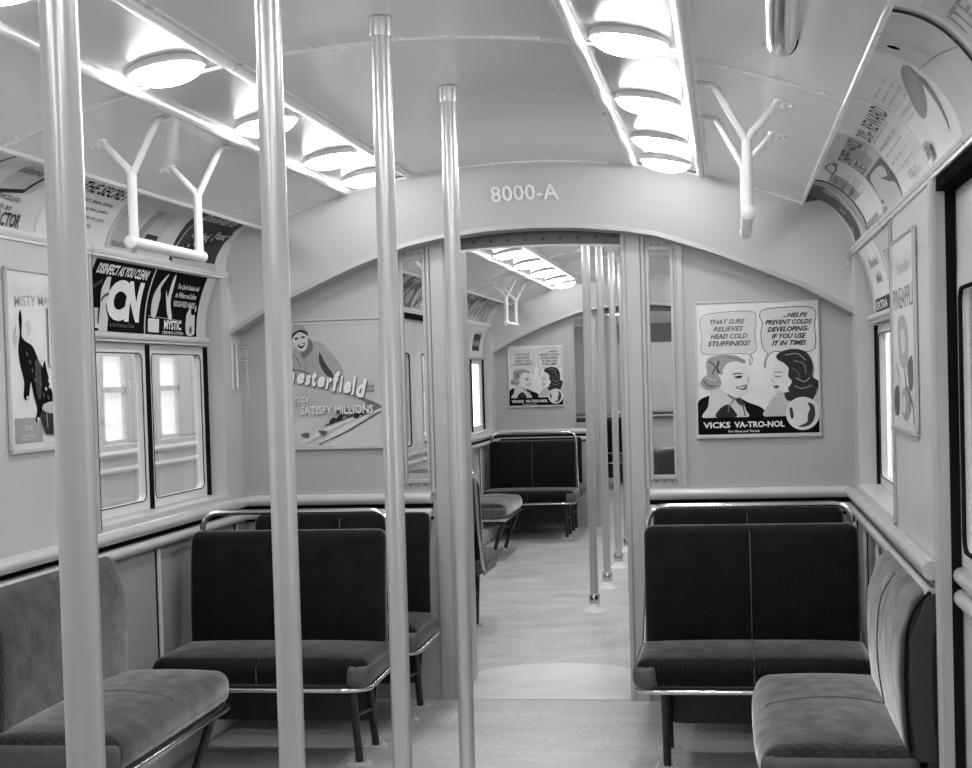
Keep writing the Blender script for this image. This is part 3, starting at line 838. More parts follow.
# ================================================================== SEATS
def make_seat(w_=.82, kind='transverse', aisle=1, grab=True):
    fab = M['fabric'] if kind == 'transverse' else M['fabric_lit']
    """local: x across the width, faces -y; back plane at y=0, floor z=0; aisle = side of the open end"""
    r = empty('transverse_seat' if kind == 'transverse' else 'side_seat')
    h = w_/2; dp = .48 if kind == 'transverse' else .41
    cz = .345
    ch_, cc_, cf_ = (.104, .014, .010) if kind == 'transverse' else (.118, .030, .022)
    cu = pillow(w_+.03, dp, ch_, .042, cc_, cf_)
    for v in cu.verts: v.co.y += -dp/2-.03; v.co.z += cz
    c = obj('cushion', cu, fab, r, smooth='all')
    # seam across the middle of the cushion
    sm = []
    for t in lin(0, 1, 16):
        y = -.03-dp*t; sm.append((0, y, cz+ch_+.0005+cc_*max(0, 1-(2*t-1)**2)-(.03 if t > .999 else 0)))
    sm += [(0, -.03-dp-.009, cz+.08), (0, -.03-dp-.010, cz+.02)]
    obj('seam', T1(sm, .0022, 6), M['leather'], c)
    ends = (aisle,)
    for e in ends:
        cap = pillow(.10, dp+.008, ch_-.006, .040, 0)
        for v in cap.verts: v.co.x += e*(h+.02-.05); v.co.y += -dp/2-.03; v.co.z += cz-.004
        for v in cap.verts:
            pass
        b2 = cap
        # keep only the outer end cap and front patch
        gone = [f for f in b2.faces if (f.calc_center_median().z > cz+ch_-.023)]
        bmesh.ops.delete(b2, geom=gone, context='FACES')
        if kind == 'transverse':
            gone = [f for f in b2.faces if f.calc_center_median().x*e < (h+.02-.098)]
        else:
            gone = [f for f in b2.faces if f.calc_center_median().x*e < (h+.02-.02)]
        bmesh.ops.delete(b2, geom=gone, context='FACES')
        for v in b2.verts:
            v.co.x += e*.003
            if v.co.y < -.03-dp+.05: v.co.y -= .010
        obj('end_panel', b2, M['leather'], r, smooth='all')
    # backrest, slightly reclined, top rolled
    if kind == 'transverse':
        bh, bt, z0, lean = .47, .085, .42, .045
    else:
        bh, bt, z0, lean = .46, .085, .43, .0
    def rec(p):
        t = p.z/bh
        p.y += lean*t
        if kind == 'transverse': p.y -= .012*math.sin(PI*t)
        else: p.y += .05*max(0, (t-.74)/.26)**2-.012*math.sin(PI*min(1, t*1.1))
        return p
    yo = -.085 if kind == 'transverse' else -.022
    bk = pillow(w_-.01 if kind == 'transverse' else w_, bt, bh, .036 if kind == 'transverse' else .040, 0, .008, fn=rec)
    for v in bk.verts: v.co.y += yo; v.co.z += z0
    b = obj('backrest', bk, fab, r, smooth='all')
    sm = []
    for t in lin(.08, .95, 12):
        q = rec(Vector((0, 0, bh*t))); sm.append((0, q.y+yo-bt/2-.015*(1-(2*t-1)**2)+.001, z0+q.z))
    obj('seam', T1(sm, .0022, 6), M['leather'], b)
    # dark back shell running down behind the cushion
    m = bmesh.new()
    if kind == 'transverse':
        prof = [(x+(.06 if aisle < 0 else 0)*(1 if z < .3 else 0)*(1 if x < .3 else 0)-(.06 if aisle > 0 else 0)*(1 if z < .3 else 0)*(1 if x > .3 else 0), z) for x, z in rounded_rect(w_-.03, .76, .05)]
        A = [m.verts.new((x-h+.015, -.035+lean*max(0, (z+.12-.42)/.47), z+.115)) for x, z in prof]; Bv = [m.verts.new((v.co.x, v.co.y+.03, v.co.z)) for v in A]
        m.faces.new(A); m.faces.new(Bv[::-1])
        for k in range(len(A)): m.faces.new((A[k], A[(k+1) % len(A)], Bv[(k+1) % len(A)], Bv[k]))
        obj('back_shell', m, M['vinyl'], r)
    else:
        for e in (aisle,):
            cap = pillow(.014, bt-.022, bh-.012, .006, 0, fn=rec, n=4)
            for v in cap.verts: v.co.x += e*(h+.004); v.co.y += yo+.010; v.co.z += z0-.002
            q = obj('end_panel', cap, M['vinyl'], r, smooth='all')
            P = []
            for t in lin(.06, .93, 10):
                p = rec(Vector((0, 0, bh*t))); P.append((e*(h+.006), p.y+yo-bt/2+.012, z0+p.z-.004))
            P += [(e*(h+.006), P[-1][1]+.03, z0+bh-.008)]
            obj('piping', T1(smooth_path(P, 3), .0045, 8), M['black'], q, smooth=True)
        obj('back_shell', B((-h+.004, h-.004, -.01, .03, .12, z0+bh-.06)), M['vinyl'], r)
    # chrome tube frame
    if kind == 'transverse':
        xo = h+.004; zt = .955
        if grab:
          P = arc_corner([(xo, -.06, .345), (xo, -.012, .40), (xo-.012, .03, .62), (xo-.022, .052, zt), (-xo+.022, .052, zt), (-xo+.012, .03, .62), (-xo, -.012, .40), (-xo, -.06, .345)], .075)
          obj('grab_frame', T1(P, .0115, 12), M['chrome'], r, smooth=True)
        P = arc_corner([(aisle*(h+.012), -.03, .345), (aisle*(h+.012), -dp+.0, .337), (aisle*(h-.06), -dp-.035, .337), (-aisle*h, -dp-.035, .337)], .06)
        obj('seat_rail', T1(P, .0095, 12), M['chrome'], r, smooth=True)
    else:
        P = arc_corner([(h, -.06, .342), (h, -dp-.03, .337), (-h, -dp-.03, .337), (-h, -.06, .342)], .04)
        obj('seat_rail', T1(P, .013, 12), M['chrome'], r, smooth=True)
    obj('seat_pan', B((-h+.03, h-.03, -dp+.0, -.04, .325, .352)), M['panel_dark'], r)
    # legs
    lx = (aisle*(h-.085),) if kind == 'transverse' else (h-.12, -h+.12)
    for x in lx:
        for y, yf in ((-.40, -.44+.16), (-.12, -.05)):
            pass
        for (yt, yb_) in ((-.36, -.27), (-.10, -.0)) if kind == 'transverse' else ((-.42, -.30),):
            m = bmesh.new(); tube(m, [(x, yt, .335), (x, yb_, .012)], .0155, 12); lg = obj('leg', m, M['leg'], r, smooth=True)
            m = bmesh.new(); box(m, x-.045, x+.045, yb_-.022, yb_+.022, 0, .010)
            for e in (-1, 1): lathe(m, [(.009, .010), (.009, .018), (.004, .021)], (x+e*.032, yb_, 0), 8)
            obj('foot', m, M['bolt'], lg)
        if kind == 'transverse':
            obj('stretcher', T1([(x, -.325, .20), (x, -.045, .17)], .0085, 8), M['leg'], r, smooth=True)
    return r
# the transverse seats face the camera, aisle end towards x=0
seatR = make_seat(.82, 'transverse', -1); seatL = make_seat(.82, 'transverse', 1)
wallR = make_seat(.82, 'transverse', -1, False); wallL = make_seat(.82, 'transverse', 1, False); gR, gL = [True], [True]
fR, fL = [True], [True]
g = 'two place transverse seats'
XC = .925
place(seatR, (XC, 5.93, 0), 0, 'dark ribbed plush transverse seat right of the doorway, its full back showing', 'seat', g, fR)
place(wallR, (XC, 6.66, 0), 0, 'dark transverse seat behind the front right one, against the partition under the poster', 'seat', g,gR)
place(seatL, (-XC+.015, 5.93, 0), 0, 'dark ribbed plush transverse seat at left behind the second and third poles', 'seat', g, fL)
place(wallL, (-XC+.05, 6.66, 0), 0, 'dark transverse seat behind the left one, touching the partition beside the doorway', 'seat', g,gL)
place(seatR, (XC, 13.85, 0), 0, 'dark transverse seat at right near the far end of the second compartment', 'seat', g, fR)
place(wallR, (XC, 14.53, 0), 0, 'dark transverse seat at right against the far partition', 'seat', g,gR)
place(seatL, (-XC-.02, 13.95, 0), 0, 'dark transverse seat seen through the doorway below the small far poster', 'seat', g, fL)
place(wallL, (-XC-.02, 14.53, 0), 0, 'dark transverse seat just behind the small seat below the far poster', 'seat', g,gL)
place(seatL, (.925, 8.55, 0), PI, 'dark transverse seat with its back to the camera, right side beyond the doorway', 'seat', g, fL)
place(seatR, (-.985, 8.60, 0), PI, 'dark transverse seat seen edge on just beyond the left doorway post', 'seat', g, fR)
place(seatL, (-XC, 20.0, 0), 0, 'tiny dark transverse seat in the last compartment, seen between the far poles', 'seat', g, fL)
place(seatL, (-XC, 20.8, 0), 0, 'tiny dark transverse seat nearest the end wall of the last compartment, at left', 'seat', g, fL)
place(seatR, (XC, 20.0, 0), 0, 'dark transverse seat at right in the last compartment', 'seat', g, fR)
sideL = make_seat(1.0, 'side', -1); sideR = make_seat(1.0, 'side', 1); fS, fT = [True], [True]; g = 'side seats along the walls'
place(sideL, (-1.368, 4.66, 0), PI/2, 'grey plush side seat against the left wall, crossed by the nearest pole', 'seat', g, fS)
place(sideR, (1.368, 4.62, 0), -PI/2, 'pale looking plush side seat at lower right against the right wall', 'seat', g, fT)
place(sideL, (-1.368, 12.45, 0), PI/2, 'small side seat along the left wall of the second compartment, seen through the doorway', 'seat', g, fS)
place(sideR, (1.368, 12.45, 0), -PI/2, 'side seat along the right wall of the second compartment', 'seat', g, fT)

# rounded dark block behind the narrow right window, for an unidentified shape
r = pillow(.34, .10, 1.07, .045, 0, .02, fn=lambda p: Vector((p.x*(1+.12*math.sin(p.z*9)), p.y+.02*math.sin(p.x*21), p.z)))
for v in r.verts: v.co += Vector((.53, 8.36, .0))
o = obj('dark_shape', r, M['leg'], smooth='all'); tag(o, 'dark upright shape standing on the floor behind the narrow right partition window', 'coat')  # shape not identified as a coat

# ================================================================== small fittings
# spring door holder on the left wall
r = empty('door_holder', (-1.375, 6.705, 1.47))
obj('plate', B((-.022, -.012, -.012, .01, -.01, .205)), M['trim'], r)
m = T1([(0, 0, .0), (0, 0, .20)], .012, 12); obj('cylinder', m, M['chrome'], r, smooth=True)
m = bmesh.new(); tube(m, [(0, 0, .185), (.055, 0, .185)], .009, 10); tube(m, [(0, 0, .125), (.055, 0, .125)], .008, 10); obj('arms', m, M['chrome'], r, smooth=True)
obj('pin', T1([(.05, 0, .19), (.05, 0, .06)], .004, 8), M['chrome'], r, smooth=True)
m = bmesh.new()
for i in range(12): lathe(m, [(.002, -.004), (.0045, 0), (.002, .004)], (.048+.004*(i % 2), 0, .055-i*.009), 8)
obj('chain', m, M['bolt'], r)
tag(r, 'small metal door holder with two arms and a chain on the left corner pillar', 'door holder')

# ================================================================== ADVERTISEMENTS
def women_poster():
    W, H = .528, .588
    s = Sheet(W, H, .76); k = .001
    def P(l): return [(a*W/600, (690-b)*H/690) for a, b in l]   # art laid out on a 600x690 grid, y down
    # speech balloons
    b1 = [(25, 75), (60, 55), (180, 45), (285, 50), (300, 90), (292, 170), (300, 235), (285, 262), (270, 268), (278, 300), (265, 330), (262, 300), (250, 268), (60, 265), (22, 245), (28, 170), (20, 110)]
    b2 = [(325, 50), (360, 38), (470, 32), (560, 35), (595, 60), (588, 130), (592, 215), (580, 255), (520, 268), (420, 262), (380, 262), (352, 290), (338, 345), (340, 300), (352, 268), (330, 240), (322, 170), (330, 110), (318, 80)]
    s.poly(P(b1), .66, True, 4); s.line(P(b1), .0022, .08, True, True, 4)
    s.poly(P(b2), .66, True, 4); s.line(P(b2), .0028, .03, True, True, 4)
    def tx(t, x0, x1, y0, y1, g, bold=.02, sh=.35): a, b = P([(x0, y1), (x1, y0)]); s.text(t, a[0], a[1], b[0]-a[0], b[1]-a[1], g, bold, sh)
    tx('THAT SURE', 70, 245, 85, 110, .14); tx('RELIEVES', 85, 235, 122, 148, .13); tx('HEAD COLD', 70, 255, 160, 186, .10); tx('STUFFINESS!', 55, 270, 198, 224, .06)
    tx('...HELPS', 430, 555, 62, 85, .04, .028); tx('PREVENT COLDS', 345, 575, 96, 121, .03, .028); tx('DEVELOPING-', 355, 560, 132, 158, .03, .028); tx('IF YOU USE', 375, 545, 168, 194, .03, .028); tx('IT IN TIME!', 375, 545, 204, 230, .03, .028)
    # fair haired woman at left
    s.poly(P([(0, 520), (20, 495), (60, 480), (110, 470), (180, 480), (250, 520), (310, 545), (340, 575), (345, 600), (0, 600)]), .012, True)
    s.poly(P([(75, 440), (120, 450), (180, 480), (215, 500), (240, 560), (240, 600), (30, 600), (50, 540), (60, 480)]), .60, True)
    s.poly(P([(90, 595), (110, 550), (150, 530), (180, 560), (190, 595)]), .02, True)
    s.poly(P([(120, 330), (170, 290), (225, 300), (245, 335), (240, 365), (258, 400), (248, 415), (250, 430), (240, 445), (238, 470), (205, 490), (160, 480), (120, 450), (95, 400)]), .72, True)
    s.poly(P([(45, 320), (60, 285), (120, 270), (190, 275), (240, 300), (235, 318), (190, 305), (150, 318), (130, 345), (125, 375), (105, 370), (120, 410), (110, 440), (75, 450), (35, 440), (15, 415), (30, 385), (50, 370)]), .33, True)
    s.line(P([(60, 300), (90, 330), (75, 370)]), .006, .10, True); s.line(P([(110, 300), (100, 340), (112, 365)]), .008, .06, True); s.line(P([(30, 400), (55, 430), (90, 430)]), .006, .12, True); s.line(P([(45, 385), (75, 400), (100, 398)]), .004, .6, True)
    s.line(P([(150, 283), (200, 292), (232, 306)]), .004, .16, True)
    s.line(P([(178, 375), (200, 368), (225, 372)]), .004, .05, True); s.poly(P([(185, 388), (205, 381), (225, 384), (210, 395)]), .04, True)
    s.line(P([(250, 385), (260, 402), (248, 412)]), .0016, .35, True)
    s.poly(P([(190, 440), (215, 436), (245, 430), (238, 452), (212, 452)]), .10, True); s.poly(P([(200, 441), (220, 440), (240, 436), (232, 446), (212, 447)]), .85, True)
    s.line(P([(150, 478), (185, 500), (215, 500)]), .006, .12, True)
    s.line(P([(185, 500), (160, 530), (150, 570)]), .004, .2, True); s.line(P([(210, 505), (225, 540), (235, 590)]), .005, .06, True)
    s.poly(P([(190, 510), (205, 495), (225, 515), (240, 530), (215, 535)]), .05, True)
    # dark haired woman at right
    s.poly(P([(340, 600), (350, 540), (375, 500), (420, 480), (470, 470), (560, 480), (600, 500), (600, 600)]), .50, True)
    s.poly(P([(430, 470), (440, 440), (560, 450), (590, 470), (560, 520), (470, 520), (440, 510)]), .03, True)
    s.poly(P([(395, 300), (440, 290), (480, 320), (490, 400), (470, 460), (430, 475), (385, 470), (378, 450), (385, 440), (376, 430), (384, 420), (362, 408), (378, 375), (380, 340)]), .72, True)
    s.poly(P([(395, 285), (420, 262), (480, 250), (535, 262), (565, 300), (575, 350), (572, 395), (600, 420), (598, 455), (570, 475), (530, 470), (500, 490), (470, 480), (450, 455), (470, 420), (452, 390), (455, 350), (430, 320), (405, 305)]), .028, True)
    for l, g_ in (([(440, 280), (500, 275), (540, 310)], .22), ([(480, 310), (530, 330), (540, 380)], .16), ([(490, 400), (530, 420), (560, 400)], .25), ([(480, 440), (520, 455), (570, 440)], .2), ([(470, 350), (500, 370), (510, 400)], .1)): s.line(P(l), .006, g_, True)
    s.line(P([(384, 372), (402, 366), (424, 372)]), .003, .06, True); s.line(P([(386, 388), (402, 392), (420, 388)]), .004, .10, True); s.poly(P([(380, 440), (395, 436), (408, 444), (392, 451), (381, 447)]), .12, True)
    s.line(P([(365, 407), (378, 412)]), .0016, .3)
    # name band
    s.rect(0, 0, W, 93*H/690, .008)
    tx('VICKS', 25, 160, 620, 652, .8, .03, 0); tx('VA-TRO-NOL', 180, 430, 620, 652, .8, .03, 0); tx('For Nose and Throat', 150, 305, 664, 676, .7, .02, 0)
    c = P([(520, 585)])[0]; s.ell(c[0], c[1], .073, .073, .75); s.ell(c[0], c[1], .069, .069, .66)
    s.poly(P([(545, 530), (575, 545), (580, 600), (560, 640), (520, 655), (500, 650), (540, 630), (545, 590), (556, 560)]), .04, True)
    s.poly(P([(455, 560), (468, 555), (475, 600), (462, 610)]), .05, True)
    s.rect(0, 0, W, .004, .6)
    return s
def skier_poster():
    W, H = .43, .585
    s = Sheet(W, H, .50)
    def P(l): return [(a*W/510, (710-b)*H/710) for a, b in l]
    def tx(t, x0, x1, y0, y1, g, bold=.02, sh=.3, rot=0): a, b = P([(x0, y1), (x1, y0)]); s.text(t, a[0], a[1], b[0]-a[0], b[1]-a[1], g, bold, sh, rot)
    s.poly(P([(0, 330), (250, 330), (510, 390), (510, 710), (0, 710)]), .52)
    s.poly(P([(0, 480), (120, 420), (300, 470), (510, 500), (510, 700), (0, 700)]), .58, True)
    s.poly(P([(200, 430), (330, 420), (480, 470), (505, 510), (380, 560), (250, 520)]), .16, True)
    # trousers and legs
    s.poly(P([(80, 380), (180, 370), (330, 420), (420, 470), (380, 520), (260, 480), (200, 520), (150, 480), (60, 470)]), .48, True)
    s.poly(P([(240, 430), (300, 440), (290, 500), (210, 600), (190, 660), (150, 650), (190, 560)]), .50, True)
    # jacket
    s.poly(P([(0, 190), (30, 150), (60, 130), (120, 110), (190, 130), (240, 190), (290, 260), (300, 330), (250, 380), (90, 350), (0, 290)]), .36, True)
    s.poly(P([(100, 100), (125, 115), (130, 160), (80, 210), (60, 160)]), .16, True)
    s.poly(P([(170, 180), (200, 240), (240, 300), (235, 330), (190, 290), (165, 230)]), .06, True)
    s.line(P([(20, 190), (40, 210), (60, 260)]), .004, .15, True); s.line(P([(60, 190), (90, 240), (80, 290)]), .003, .2, True); s.line(P([(0, 270), (60, 280), (110, 300)]), .006, .12, True)
    # head and cap
    s.poly(P([(15, 90), (50, 62), (90, 75), (105, 100), (98, 150), (78, 170), (50, 160), (28, 130)]), .62, True)
    s.poly(P([(0, 75), (5, 45), (40, 18), (80, 25), (100, 50), (108, 80), (90, 75), (60, 62), (25, 80), (8, 110)]), .35, True)
    s.poly(P([(5, 90), (30, 62), (70, 48), (100, 62), (106, 85), (85, 68), (55, 62), (25, 85), (10, 115)]), .03, True)
    for x, y in ((40, 98), (78, 92)): s.poly(P([(x-14, y), (x, y-8), (x+14, y-3), (x, y+5)]), .05, True)
    s.poly(P([(45, 135), (65, 128), (88, 122), (78, 150), (58, 152)]), .06, True); s.poly(P([(50, 135), (68, 131), (84, 127), (72, 138)]), .85, True)
    # skis
    s.poly(P([(150, 690), (300, 590), (505, 500), (508, 512), (330, 610), (180, 695)]), .66); s.line(P([(150, 698), (330, 620), (508, 516)]), .005, .05)
    s.poly(P([(20, 690), (200, 600), (420, 520), (425, 530), (230, 615), (60, 700)]), .66)
    for a, b in ((210, 560), (250, 545), (350, 530), (385, 515)):
        s.poly(P([(a, b+20), (a+20, b-10), (a+45, b-5), (a+25, b+22)]), .03, True)
    s.line(P([(190, 590), (290, 560), (360, 530)]), .006, .06, True)
    s.poly(P([(50, 640), (95, 630), (90, 660)]), .12, True); s.poly(P([(150, 620), (200, 625), (180, 650)]), .12, True)
    # lettering
    for i, (ch, x0, x1, y0, y1) in enumerate((('h', -6, 25, 258, 348), ('e', 38, 82, 292, 352), ('s', 82, 118, 302, 362), ('t', 122, 152, 278, 370), ('e', 153, 198, 314, 376), ('r', 198, 238, 322, 386), ('f', 236, 286, 288, 400), ('i', 275, 300, 312, 408), ('e', 301, 346, 348, 412), ('l', 344, 376, 318, 422), ('d', 372, 436, 335, 438))):
        tx(ch, x0+5, x1+5, y0+6, y1+6, .08, .05, .35); tx(ch, x0, x1, y0, y1, .82, .05, .35)
    s.rect(*P([(440, 400)])[0], .03, .002, .1); tx('CIG', 430, 475, 370, 385, .1); tx('ARE', 430, 475, 395, 410, .1)
    tx('THEY', 19, 110, 432, 482, .25, .01, 0); tx('THEY', 15, 106, 428, 478, .78, .01, 0)
    tx('SATISFY MILLIONS', 59, 469, 484, 532, .22, .015, 0); tx('SATISFY MILLIONS', 55, 465, 480, 528, .80, .015, 0)
    s.line([(.0, H-.012), (W, H-.012)], .003, .62); s.rect(0, 0, W, .006, .62)
    return s
def dog_poster():
    W, H = .60, .575
    s = Sheet(W, H, .74)
    def P(l): return [((a*.82-12)*W/500, (640-b)*H/640) for a, b in l]
    def tx(t, x0, x1, y0, y1, g, bold=.02, sh=0, rot=0): a, b = P([(x0, y1), (x1, y0)]); s.text(t, a[0], a[1], b[0]-a[0], b[1]-a[1], g, bold, sh, rot)
    tx('MISTY MAGIC', 70, 420, 90, 130, .42, .02, 0, .05)
    s.rect(*P([(40, 640)])[0], .20, .10, .36); tx('THE', 110, 170, 555, 575, .55); tx('SCOTTY', 90, 190, 590, 610, .55)
    # dog eating from a bucket
    s.poly(P([(95, 165), (110, 140), (118, 180), (112, 230), (135, 250), (190, 270), (230, 320), (260, 350), (300, 400), (330, 450), (340, 500), (310, 530), (280, 520), (262, 480), (240, 500), (225, 530), (215, 545), (190, 540), (205, 500), (180, 440), (165, 400), (150, 450), (128, 465), (110, 450), (118, 400), (95, 340), (85, 290), (92, 250), (100, 220)]), .012, True)
    s.poly(P([(255, 355), (275, 320), (285, 350), (300, 390), (270, 400)]), .012, True)
    s.poly(P([(200, 330), (230, 320), (245, 370), (235, 460), (205, 440)]), .05, True)
    for x, y in ((140, 290), (160, 320), (175, 350), (190, 385), (265, 420), (285, 450), (300, 480), (230, 400), (250, 440), (275, 500)): s.line(P([(x, y), (x+8, y+14)]), .003, .3)
    s.ell(*P([(272, 425)])[0], .007, .006, .6); s.ell(*P([(300, 418)])[0], .007, .006, .6)
    for x, y in ((132, 458), (205, 537)): s.ell(*P([(x, y)])[0], .010, .008, .55)
    for k in range(4): s.line(P([(70-6*k, 190+8*k), (62-6*k, 220+8*k), (72-6*k, 250+8*k)]), .002, .2, True); s.line(P([(130+6*k, 190-6*k), (145+6*k, 210-6*k), (150+6*k, 235-6*k)]), .002, .2, True)
    s.poly(P([(232, 500), (408, 492), (390, 570), (365, 592), (275, 595), (250, 580)]), .02, True); s.ell(*P([(318, 495)])[0], .086, .020, .5); s.line(P([(262, 515), (268, 570)]), .006, .35)
    # book like box with vertical lettering
    s.poly(P([(300, 120), (360, 105), (360, 340), (300, 340)]), .7); s.rect(*P([(345, 345)])[0], .18, .19, .012)
    tx('FOOD', 365, 480, 180, 240, .7); tx('BEEF', 365, 480, 260, 320, .7)
    for k in range(3): s.line(P([(308, 130+14*k), (340, 122+14*k)]), .004, .03)
    s.rect(0, 0, W, .018, .68)
    return s
def pineapple_poster():
    W, H = .60, .585
    s = Sheet(W, H, .66)
    def P(l): return [(a*W/500, (640-b)*H/640) for a, b in l]
    def tx(t, x0, x1, y0, y1, g, bold=.02, sh=0, rot=0): a, b = P([(x0, y1), (x1, y0)]); s.text(t, a[0], a[1], b[0]-a[0], b[1]-a[1], g, bold, sh, rot)
    tx('hawaiian', 120, 380, 70, 120, .42); tx('PINEAPPLE', 25, 475, 165, 235, .12, .0)
    s.poly(P([(120, 280), (240, 260), (330, 300), (340, 400), (260, 440), (150, 410)]), .38, True); s.poly(P([(180, 320), (260, 310), (280, 370), (210, 390)]), .6, True)
    s.poly(P([(320, 430), (420, 400), (430, 490), (360, 510)]), .14, True); s.poly(P([(20, 520), (110, 500), (120, 590), (30, 600)]), .1, True)
    s.poly(P([(200, 520), (330, 500), (380, 560), (300, 610), (200, 600)]), .32, True); s.line(P([(250, 440), (300, 500), (420, 560), (440, 620)]), .012, .1, True); s.line(P([(80, 420), (140, 480), (120, 560)]), .01, .25, True)
    s.ell(*P([(240, 560)])[0], .05, .03, .62); s.rect(0, 0, W, .02, .6)
    return s
def flat_poster(sheet, name, origin, uv, nv, label):
    """uv = direction of u, nv = outward normal, v is up; built as an object placed with a matrix"""
    r = empty(name, origin)
    u, n = Vector(uv), Vector(nv)
    def mp(a, b, d): return u*a+Vector((0, 0, b))+n*(d+.004)
    sheet.build('print', mp, r, eps=.00022, base=.0006)
    m = bmesh.new(); W, H = sheet.w, sheet.h; fw = .009
    def bx(u0, u1, v0, v1, d0, d1):
        A = [u*a+Vector((0, 0, b))+n*c for a in (u0, u1) for b in (v0, v1) for c in (d0, d1)]
        xs, ys, zs = [p.x for p in A], [p.y for p in A], [p.z for p in A]; box(m, min(xs), max(xs), min(ys), max(ys), min(zs), max(zs))
    bx(0, W, 0, H, 0, .004)
    o1 = obj('backing_card', m, ink(.6), r); m = bmesh.new()
    bx(-fw, 0, -fw, H+fw, 0, .012); bx(W, W+fw, -fw, H+fw, 0, .012); bx(-fw, W+fw, -fw-.004, 0, 0, .016); bx(-fw, W+fw, H, H+fw*.7, 0, .012)
    obj('frame', m, M['rail'], r, bevel=.002)
    tag(r, label, 'poster'); return r
wp = women_poster
flat_poster(women_poster(), 'advertising_poster', (.722, D1-.002, 1.195), (1, 0, 0), (0, -1, 0), 'large framed poster of two women with speech balloons, right of the doorway')
flat_poster(women_poster(), 'advertising_poster', (-1.262, D2-.002, 1.195), (1, 0, 0), (0, -1, 0), 'small looking poster of two women on the far partition, seen through the doorway')
flat_poster(skier_poster(), 'advertising_poster', (-1.155, D1-.002, 1.183), (1, 0, 0), (0, -1, 0), 'poster of a skier in a cap with slanted white script, left partition')
flat_poster(dog_poster(), 'advertising_poster', (-HW+.002, 4.50, 1.293), (0, 1, 0), (1, 0, 0), 'poster of a black dog eating from a bucket, left wall at the picture edge')
flat_poster(pineapple_poster(), 'advertising_poster', (HW-.002, 5.10, 1.290), (0, -1, 0), (-1, 0, 0), 'narrow looking poster headed PINEAPPLE on the right wall beside the door')

CH = .292
def cove_map(s, y0):
    """card in the curved rack: u along the wall, v up the curve"""
    def mp(u, v, d):
        t = 1-(.02+v/CH*.95); x, z = cove(t)
        x2, z2 = cove(t+.01); tx_, tz = x2-x, z2-z; l = math.hypot(tx_, tz); nx_, nz = tz/l, -tx_/l     # inward normal
        if nx_ > 0: nx_, nz = -nx_, -nz
        y = y0+u if s < 0 else y0-u
        return (s*(x+nx_*d), y, z+nz*d)
    return mp
def low_map(s, y0):
    def mp(u, v, d):
        q_ = .03+v/.275*.94; x = HW+.004+.066*(1-q_**2.2); z = 1.690+.278*q_
        nx_, nz = -.278, -.066*2.2*q_**1.2; l = math.hypot(nx_, nz)
        y = y0+u if s < 0 else y0-u
        return (s*(x+nx_/l*d), y, z+nz/l*d)
    return mp
def card(sheet, mp, label, group='car cards in the curved racks'):
    o = sheet.build('advertising_card', mp, None, slices=30, eps=.0005, base=.003)
    # give the card thickness
    bm = bmesh.new(); bm.from_mesh(o.data)
    W, H = sheet.w, sheet.h; n0 = len(o.data.materials)
    rows = [[mp(u, v, .0005) for u in (0, W)] for v in lin(0, H, 10)]
    rows2 = [[mp(u, v, .003) for u in (0, W)] for v in lin(0, H, 10)]
    for k in range(10):
        for j in (0, 1):
            try: bm.faces.new([bm.verts.new(p) for p in (rows[k][j], rows[k+1][j], rows2[k+1][j], rows2[k][j])])
            except ValueError: pass
    bm.to_mesh(o.data); bm.free()
    tag(o, label, 'advertising card', group); return o
def lines(s, x, y, w_, n, lh, g, hgt=.006):
    g = g*.6
    """rows of small print"""
    words = ['today more people than ever', 'choose the better kind for', 'every member of the family', 'ask your dealer for it now', 'always fresh always good', 'costs so very little']
    for i in range(n): s.text(words[i % 6], x, y-i*lh, w_*(1 if i % 3 else .9), hgt, g, .0, 0)
# ---- left upper rack
s_ = Sheet(.57, CH, 0.70)
s_.line([(0, .17), (.12, .19), (.22, .29)], .010, .03); s_.poly([(.20, .08), (.46, .13), (.53, .24), (.30, .22)], .55); s_.line([(.12, .10), (.40, .13), (.52, .25)], .014, .02); s_.text('LUDENS', .28, .19, .15, .02, .12, .01, .2)
s_.text('because-', .26, .095, .16, .022, .10, .0, .3, -.03); s_.text('they contain an', .10, .055, .28, .028, .10, .01, .3); s_.text('ALKALINE FACTOR', .04, .012, .42, .045, .03, .02, .2)
card(s_, cove_map(-1, 4.14), 'light card ending ALKALINE FACTOR in the upper left rack')
s_ = Sheet(.565, CH, 0.78)
s_.text('THE SECRET', .14, .185, .40, .046, .01, .015, .35)
for i, t in enumerate(('Doctors, deans, chorus', 'or anyone who prefers', 'will explain to you', 'why most men like', 'it better.')): s_.text(t, .18, .148-i*.030, .30-(.08 if i > 2 else 0), .018, .16, .01, .2)
card(s_, cove_map(-1, 4.725), 'cream card headed THE SECRET in the upper left rack')
s_ = Sheet(.64, CH, 0.62)
s_.text('SUPER FLUSH', .08, .21, .48, .045, .62, .01, .3); s_.rect(.05, .02, .18, .16, .48); s_.rect(.27, .02, .22, .17, .50); s_.poly([(.24, 0), (.25, .10), (.30, .19), (.38, .19), (.31, .10), (.29, 0)], .33); s_.rect(.33, .04, .12, .05, .03); s_.text('BLACK', .35, .055, .07, .018, .7); s_.text('HARD', .33, .14, .14, .028, .62); s_.line([(.03, .01), (.03, .28)], .004, .2)
s_.text('BUNCH', .05, .02, .12, .02, .25)
card(s_, cove_map(-1, 5.30), 'mid grey card with pale slanted heading and a dark tin, behind the left hand grip')
s_ = Sheet(.54, CH, 0.05)
s_.text('Chock-full of', .08, .20, .40, .045, .6, .03, .4, .02); s_.line([(.02, .02), (.05, .15), (.14, .27)], .01, .6)
for i in range(9): s_.ell(.10+.05*i, .06+.012*i, .022, .034, .015, -.5); s_.ell(.10+.05*i, .07+.012*i, .006, .008, .7)
